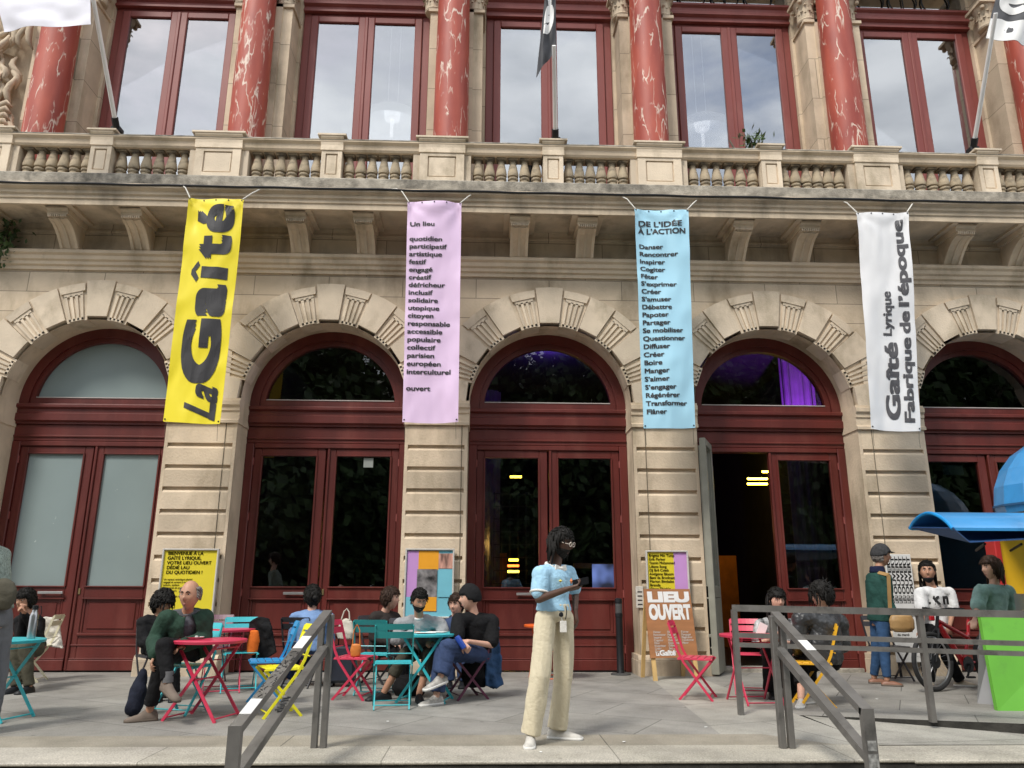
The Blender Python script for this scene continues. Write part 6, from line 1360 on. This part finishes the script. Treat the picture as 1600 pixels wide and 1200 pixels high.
# ---- 12 leather jacket, seen from behind
J = PJ(-3.12, head=(1284, 930, -.03), neck=(1282, 956), shR=(1312, 974, .08), shL=(1252, 968, -.08), elR=(1318, 1008, .10), wrR=(1290, 1020, .15), elL=(1246, 1006, -.06), wrL=(1248, 1018, .12), pel=(1290, 1028, -.02), hipR=(1300, 1032, .02), hipL=(1282, 1032, -.04), knR=(1262, 1034, .28), knL=(1252, 1034, .12), anR=(1268, 1080, .1), anL=(1251, 1085, -.12))
G(J, 'anR', 'anL'); toes(J, (-.8, -.4, 0), (-.5, -.9, 0))
LEA = M('black leather', (.028, .029, .031), .38, .25, 8, .4, 30)
root, hc, F, hs_, Jl, O = person('person in a loose black leather jacket with piled up black hair, seen from behind', J, -120, -95, 8, 0, SK_L, SC, .009, top=dict(mat=LEA, name='leather_jacket', pad=.05, arm=.035, hem=-.18, wr=.020, waist=1.3), bottom=dict(mat=BLKC, pad=.03, knee=.08, ankle=.075, len=.65), shoes=dict(mat=SNK, sole=SOLEW, len=.28), fem=False)
shell('hair', hc, F, hs_, HB, root, hairline(.30, -.35, -.75), .024, 3, .012)
m = MB(); q = random.Random(5)
for i in range(60):
    d = Vector((q.gauss(0, 1), q.gauss(0, 1), q.gauss(0, 1))).normalized(); c = hc + F[2]*.10*SC - F[1]*.055; m.tube([c + d*.01, c + d*.045, c + d*.07 + Vector((q.uniform(-.02, .02), q.uniform(-.02, .02), q.uniform(-.02, .02)))], [.016, .012, .003], 6)
m.build('piled_hair', HB, root, smooth=2)
strands('fringe', hc, F, hs_, HB, root, 40, 0, .007, 8, lambda d: d.z > .1 and d.y > -.2, lambda d: .11, .014, hug=1.18, tip=.3)
# ---- 13 standing person in a cap
J = PJ(-1.5, head=(1377, 868), neck=(1371, 893), shR=(1385, 905, -.16), shL=(1362, 903, .16), elR=(1388, 940, -.17), wrR=(1399, 965, -.25), elL=(1362, 940, .17), wrL=(1372, 968, .12), pel=(1374, 968), hipR=(1379, 971, -.08), hipL=(1370, 971, .08), knR=(1382, 1020, -.10), knL=(1370, 1018, .08), anR=(1386, 1063, -.12), anL=(1366, 1060, .14))
G(J, 'anR', 'anL'); toes(J, (1, -.3, 0), (1, -.1, 0))
FOR = cloth('forest green knit', (.018, .06, .05), .2); JEA = cloth('mid blue denim', (.03, .07, .15), .25); NAV = cloth('navy scarf wool', (.012, .016, .045), .2); TANL = M('tan leather', (.33, .20, .08), .5, .15, 8); MUL = M('brown mule leather', (.22, .10, .06), .5, .15)
root, hc, F, hs_, Jl, O = person('standing person in a dark cap, forest green jumper, scarf and blue jeans', J, 75, 82, 3, 0, SK_T, SC, .009, top=dict(mat=FOR, name='jumper', pad=.026, arm=.024, hem=-.06, wr=.012), bottom=dict(mat=JEA, pad=.006, knee=.066, ankle=.052, len=.92, wr=.008), shoes=dict(mat=MUL, sole=SOLEB, len=.25, top=.05))
shell('flat_cap', hc, F, hs_, cloth('dark grey tweed', (.04, .04, .042), .3, scale=30), root, hairline(.32, .02, -.1), .024, 4, .002)
m = MB(); r_, f_, u_ = F; m.rings([[hc + hs_*(f_*(.085 + .055*b_) + r_*a*(.062 - .012*b_) + u_*(.055 - .012*b_ - .008*a*a + t_)) for a, t_ in ((-1, 0), (-.5, .004), (.5, .004), (1, 0), (.5, -.003), (-.5, -.003))] for b_ in (0, .5, 1)]); m.build('cap_peak', cloth('dark grey tweed', (.04, .04, .042)), root, smooth=True)
shell('hair', hc, F, hs_, HGR, root, lambda d: .8*st(d[2], -.5, -.4)*(1-st(d[2], .0, .1))*(1-st(d[1], -.1, .1)), .01, 2, .004)
m = MB(); up = Vector((0, 0, 1))
for dz_, rr_ in ((0, .075), (.025, .07), (.045, .064)): ring(Jl['neck'] + up*(dz_+.0), up, rr_, .024, m, rr_)
meld(m, 'scarf', NAV, root, .01, 2, .008, 3)
m = MB(); a = Jl['shR'] + Vector((-.02, -.10, .05)); b_ = Jl['hipR'] + Vector((.02, -.17, .10)); m.bar(Jl['neck'] + Vector((-.05, -.02, .0)), a, .045, .006, (0, 1, 0)); m.bar(a, b_, .006, .045, (1, 0, 0)); m.build('bag_strap', TANL, root)
m = MB(); c = O + b_ + Vector((.12, -.02, -.10)); m.lathe([(.0005, -.12), (.09, -.115), (.13, -.07), (.135, .02), (.11, .08), (.0005, .09)], c, 18, 1.15, .5); o = meld(m, 'shoulder_bag', TANL, None, .011, 3, .004, 3); tag(o, 'tan leather shoulder bag on the hip of the person in the cap', 'bag')
# ---- 14 woman in the white T-shirt with the bicycle
J = PJ(-1.7, head=(1449, 893, -.03), neck=(1456, 917), shR=(1438, 928, -.06), shL=(1482, 927, .06), elR=(1441, 955, -.12), wrR=(1441, 982, -.24), elL=(1489, 955, 0), wrL=(1484, 978, -.2), pel=(1464, 980), hipR=(1455, 984, -.04), hipL=(1474, 984, .04), knR=(1456, 1028, -.08), knL=(1480, 1026, .0), anR=(1452, 1066, -.02), anL=(1500, 1066, .06))
G(J, 'anR', 'anL'); toes(J, (-.4, -1, 0), (.8, -.6, 0))
root, hc, F, hs_, Jl, O = person('dark haired woman in a white T-shirt with black letters, standing behind the red bicycle', J, -18, -30, 0, 0, SK_T, SC, .009, top=dict(mat=cloth('white jersey', (.62, .62, .62), .05), name='t_shirt', pad=.022, sleeve=.40, arm=.035, hem=-.05, wr=.012), bottom=dict(mat=BLKC, pad=.016, knee=.07, ankle=.07, wr=.011), shoes=dict(mat=M('beige suede', (.50, .43, .33), .8, .1), sole=SOLEW), fem=True, curl=(1.1, 1.1))
shell('hair', hc, F, hs_, HB, root, hairline(.50, .05, -.9), .012, 3, .005)
strands('ponytail', hc, F, hs_, HB, root, 40, 0, .009, 9, lambda d: d.y < -.35, lambda d: .22, .012, tip=.4)
shell('face_mask', hc, F, hs_, cloth('black mask', (.012, .012, .013)), root, lambda d: st(d[1], .1, .25)*st(-d[2], .55, .65), .012, 1, .001)
fc = frame_of(-18); m = MB(); cc = Jl['neck'].lerp(Jl['pel'], .33) + fc[1]*.137
for s_, x0, x1 in (('K', -.035, .05), ('u', -.12, -.06), ('n', .075, .14)):
    vs, fs = fit_text(s_, x0, x1, -.05, .05, .05); m.add([cc - fc[0]*v.x + Vector((0, 0, v.y)) + fc[1]*(-.10*abs(v.x)**1.2*2.0) for v in vs], fs)
m.build('lettering', INK, root)
# ---- 15 woman in the teal blouse
J = PJ(-2.35, head=(1549, 888), neck=(1554, 913), shR=(1533, 924, -.06), shL=(1574, 924, .06), elR=(1527, 952, -.12), wrR=(1523, 968, -.30), elL=(1582, 952, .05), wrL=(1586, 975, -.1), pel=(1554, 980), hipR=(1546, 984), hipL=(1564, 984), knR=(1546, 1030), knL=(1564, 1030), anR=(1546, 1072), anL=(1564, 1072))
G(J, 'anR', 'anL'); toes(J, (-.6, -.8, 0), (-.3, -1, 0))
root, hc, F, hs_, Jl, O = person('woman in a short sleeved teal blouse and navy skirt standing at the kiosk counter', J, -40, -85, 2, 0, SK_L, SC, .009, top=dict(mat=cloth('faded teal cotton', (.30, .46, .42), .3), name='blouse', pad=.020, sleeve=.38, arm=.035, hem=.08, wr=.014), bottom=dict(mat=cloth('navy cotton', (.014, .02, .05)), pad=.016, skirt=.42, waist=.2), shoes=dict(mat=BLKM), fem=True)
shell('hair', hc, F, hs_, HBR, root, hairline(.38, -.5, -.95), .02, 3, .006)
strands('long_hair', hc, F, hs_, HBR, root, 70, 0, .010, 9, lambda d: d.z > -.3 and d.y < .1, lambda d: .15, .01, tip=.4)
# ================================================================== bags and coats
m = MB(); sheet_solid(m, [at(388, 972, -1.95), at(402, 964, -1.95), at(420, 966, -1.95)], [at(392, 1030, -2.0), at(408, 1034, -2.0), at(432, 1020, -2.0)], (14, 14), .05, .03, 3); bk = meld(m, 'black_jacket', BLKC, None, .012, 2, .014, 3); tag(bk, 'black jacket with an orange lining hung over the turquoise chair by the pier', 'jacket')
m = MB(); m.lathe([(.0005, -.14), (.07, -.12), (.09, 0), (.06, .12), (.0005, .14)], at(396, 1003, -2.12), 14, .8, .5); meld(m, 'lining', cloth('orange lining', (.62, .14, .02)), bk, .012, 2, .012, 2)
m = MB(); sheet_solid(m, [at(58, 966, -.95), at(72, 963, -.9), at(90, 967, -.85)], [at(60, 1006, -.95), at(78, 1010, -.9), at(97, 1014, -.85)], (14, 12), .05, .03, 8); tag(meld(m, 'white_coat', cloth('cream cotton', (.60, .57, .51), .06), None, .012, 2, .014, 4), 'white coat hung over the cream legged chair by the frosted door', 'coat')
m = MB(); sheet_solid(m, [at(762, 976, -2.52), at(772, 978, -2.45), at(780, 982, -2.4)], [at(758, 1072, -2.55), at(772, 1078, -2.5), at(787, 1070, -2.4)], (10, 18), .05, .03, 5); tag(meld(m, 'denim_jacket', cloth('mid blue denim', (.03, .07, .15)), None, .011, 2, .014, 6), 'blue denim jacket hanging off the back of the beanie man’s chair', 'jacket')
m = MB(); cb9 = at(742, 1050, -2.45); m.lathe([(.0005, -.16), (.10, -.15), (.14, -.05), (.13, .08), (.0005, .16)], cb9, 14, 1.1, .7); tag(meld(m, 'black_bag', BLKC, None, .014, 2, .012, 5), 'black bag under the chair of the man in the beanie', 'bag')
m = MB(); p0, p1 = at(209, 1106, -3.75), at(224, 1050, -3.65); p0.z = .07; chain(m, [p0, p0.lerp(p1, .5), p1], [.075, .075, .035]); nb = meld(m, 'navy_bag', cloth('navy nylon', (.014, .017, .03), .3), None, .011, 3, .012, 7); tag(nb, 'navy nylon bag leaning on the leg of the man in the green jacket', 'bag')
m = MB(); a = at(206, 1080, -2.9); a.z = .0; m.bbox(-.13, .13, -.08, .08, 0, .62, .03); cs = m.build('instrument_case', M('black case shell', (.013, .013, .014), .6, .2), None); cs.location = (a.x+.14, -2.55, 0); cs.rotation_euler = (0, radians(7), .3); tag(cs, 'tall black case standing on the ground behind the man in the green jacket', 'case')
m = MB(); m.lathe([(.0005, -.1), (.09, -.095), (.11, -.02), (.08, .1), (.05, .13), (.0005, .14)], at(540, 985, -1.7), 14, 1, .5); tb = meld(m, 'tote_bag', cloth('natural canvas', (.56, .52, .44), .07), None, .011, 2, .012, 8); tag(tb, 'natural canvas tote bag hanging by the woman in the denim jacket', 'bag')
m = MB(); c = at(540, 962, -1.72); m.tube([c + Vector((-.05, 0, -.05)), c + Vector((-.02, 0, .05)), c + Vector((.01, 0, .08)), c + Vector((.04, 0, .04)), c + Vector((.05, 0, -.05))], .008, 6); m.build('strap', cloth('natural canvas', (.56, .52, .44)), tb)
c = at(535, 1060, -1.6); sc2 = thing('suitcase', 'dark navy cabin suitcase beside the woman in the denim jacket', 'suitcase', (c.x, -1.6, 0)); m = MB(); m.bbox(-.15, .15, -.1, .1, .045, .46, .03); m.build('shell', M('navy suitcase shell', (.018, .022, .035), .45, .1), sc2)
m = MB(); m.tube([(-.08, .06, .46), (-.08, .06, .58), (.08, .06, .58), (.08, .06, .46)], .008, 6); m.build('handle', BLKM, sc2)
for sx in (-.11, .11):
    for sy in (-.07, .07): m = MB(); m.tube([(sx-.012, sy, .024), (sx+.012, sy, .024)], .024, 10); m.build('wheel', BLKM, sc2)
m = MB(); c = at(556, 1016, -2.75); m.lathe([(.0005, -.07), (.05, -.065), (.06, 0), (.05, .06), (.0005, .07)], c, 12, 1, .5); ob = meld(m, 'orange_bag', M('tan orange leather', (.55, .17, .03), .5, .1), None, .010, 2, .006, 2); tag(ob, 'small orange leather bag hanging from the raspberry chair on the left', 'bag')
m = MB(); m.tube([c + Vector((-.04, 0, .05)), c + Vector((-.03, 0, .2)), c + Vector((.0, 0, .26)), c + Vector((.03, 0, .2)), c + Vector((.04, 0, .05))], .006, 6); m.build('strap', MATS['tan orange leather'], ob)
m = MB(); c = at(640, 1075, -2.4); m.lathe([(.0005, -.11), (.12, -.1), (.16, -.02), (.12, .1), (.0005, .13)], c + Vector((0, 0, .02)), 14, 1.2, .8); tag(meld(m, 'backpack', BLKC, None, .014, 2, .014, 9), 'black backpack on the ground under the turquoise table', 'backpack')
m = MB(); c = at(490, 972, -1.35); m.bbox(-.13, .13, -.005, .005, -.0, .16, .003); lp = thing('laptop', 'open dark laptop in front of the woman in the denim jacket', 'laptop', (c.x-.12, -1.35, c.z-.08)); o = m.build('screen', BLKM, lp); o.rotation_euler.x = radians(-12); m = MB(); m.bbox(-.13, .13, -.18, .0, -.012, 0, .003); m.build('keyboard', M('graphite alloy', (.12, .12, .125), .4), lp)

# small scraps lying on the paving
for i, (x, y) in enumerate(((1370, 1093), (975, 1160), (845, 1176), (606, 1128), (318, 1112), (1103, 1137))):
    c = on(x, y, 0); m = MB(); m.box(c.x-.012, c.x+.012, c.y-.009, c.y+.008, .0045, .0075, Matrix.Rotation(i*.7, 3, 'Z')); tag(m.build('paper_scrap', MATS['white paper']), 'tiny white scrap of paper lying on the paving', 'litter', 'paper scraps on the paving')

# pendant lamps in the upper hall, seen through the sky on the panes
LAMPW = emit('lit lamp glass', (.95, .97, 1), 1.1); SHADE = emit('pale lit shade', (.8, .85, .9), .28)
for px, py, lab in ((613, 180, 'white pendant lamp hanging in the upper hall behind the second window from left'), (1097, 195, 'white pendant lamp hanging in the upper hall behind the fourth window from left')):
    c = at(px, py, 2.6); pl = thing('pendant_lamp', lab, 'pendant lamp', tuple(c), group='pendant lamps of the upper hall')
    m = MB(); m.lathe([(.001, .16), (.17, .16), (.15, -.10), (.001, -.10)], seg=20); m.build('lantern', LAMPW, pl, smooth=True)
    m = MB(); m.lathe([(.17, .10), (.45, .02), (.62, -.12), (.66, -.32), (.64, -.32), (.58, -.12), (.40, -.01), (.15, .06)], seg=32); m.build('shade', SHADE, pl, smooth=True)
    m = MB(); m.tube([(.0, 0, -.1), (.0, 0, -.5)], .035, 8); m.build('bulb_tube', LAMPW, pl)
    m = MB(); 
    for dx in (-.1, .1): m = MB(); m.tube([(dx, 0, .16), (dx, 0, 2.2)], .008, 6); m.build('cord', SHADE, pl)
def leafy(name, c, n, spread, size, label, cat, mat, seed, stems=()):
    q = random.Random(seed); r = thing(name, label, cat, tuple(c)); m = MB()
    for _ in range(n):
        a = Vector((q.gauss(0, spread[0]), q.gauss(0, spread[1]), q.gauss(0, spread[2]))); d = Vector((q.gauss(0, 1), q.gauss(0, 1), q.gauss(.3, .8))).normalized(); u = d.orthogonal().normalized(); l_ = size*q.uniform(.6, 1.3)
        m.add([a, a + d*l_*.5 + u*l_*.22, a + d*l_, a + d*l_*.5 - u*l_*.22], [(0, 1, 2, 3)])
    m.build('foliage', mat, r)
    for s_ in stems: m = MB(); m.tube(s_, [.014, .012, .006], 6); m.build('stem', BARK, r)
    return r
c = at(1174, 222, -.62)
leafy('potted_plant', c, 110, (.10, .07, .07), .13, 'small dark green plant on the balcony before the fourth upper window', 'plant', LEAF, 4, [[Vector((0, 0, 0)), Vector((.02, 0, -.4)), Vector((.0, 0, -.95))], [Vector((-.35, 0, .02)), Vector((-.2, 0, -.3)), Vector((0, 0, -.95))]])
c = at(6, 372, -.62); leafy('ivy_tuft', c, 260, (.10, .05, .22), .10, 'dark tuft of ivy hanging below the cornice at the left edge', 'ivy', LEAF, 6, [[Vector((0, .05, .4)), Vector((.02, 0, 0)), Vector((.0, 0, -.5))]])
c = at(1598, 395, -.55); leafy('ivy_tuft', c, 160, (.07, .04, .16), .10, 'dark tuft of ivy below the cornice at the right edge', 'ivy', LEAF, 9, [[Vector((0, .05, .4)), Vector((.02, 0, 0)), Vector((.0, 0, -.4))]])
a, b = at(993, 916, -.51), at(1006, 950, -.51); m = MB(); m.bbox(a.x, b.x, -.525, -.495, b.z, a.z, .004); ip = m.build('intercom_panel', M('pale plate', (.55, .52, .46), .5, .15, 30), BLD)
m = MB()
for k in range(4): m.box(a.x+.02, b.x-.02, -.528, -.524, b.z + .04 + k*.055, b.z + .055 + k*.055)
m.build('buttons', INK, ip)
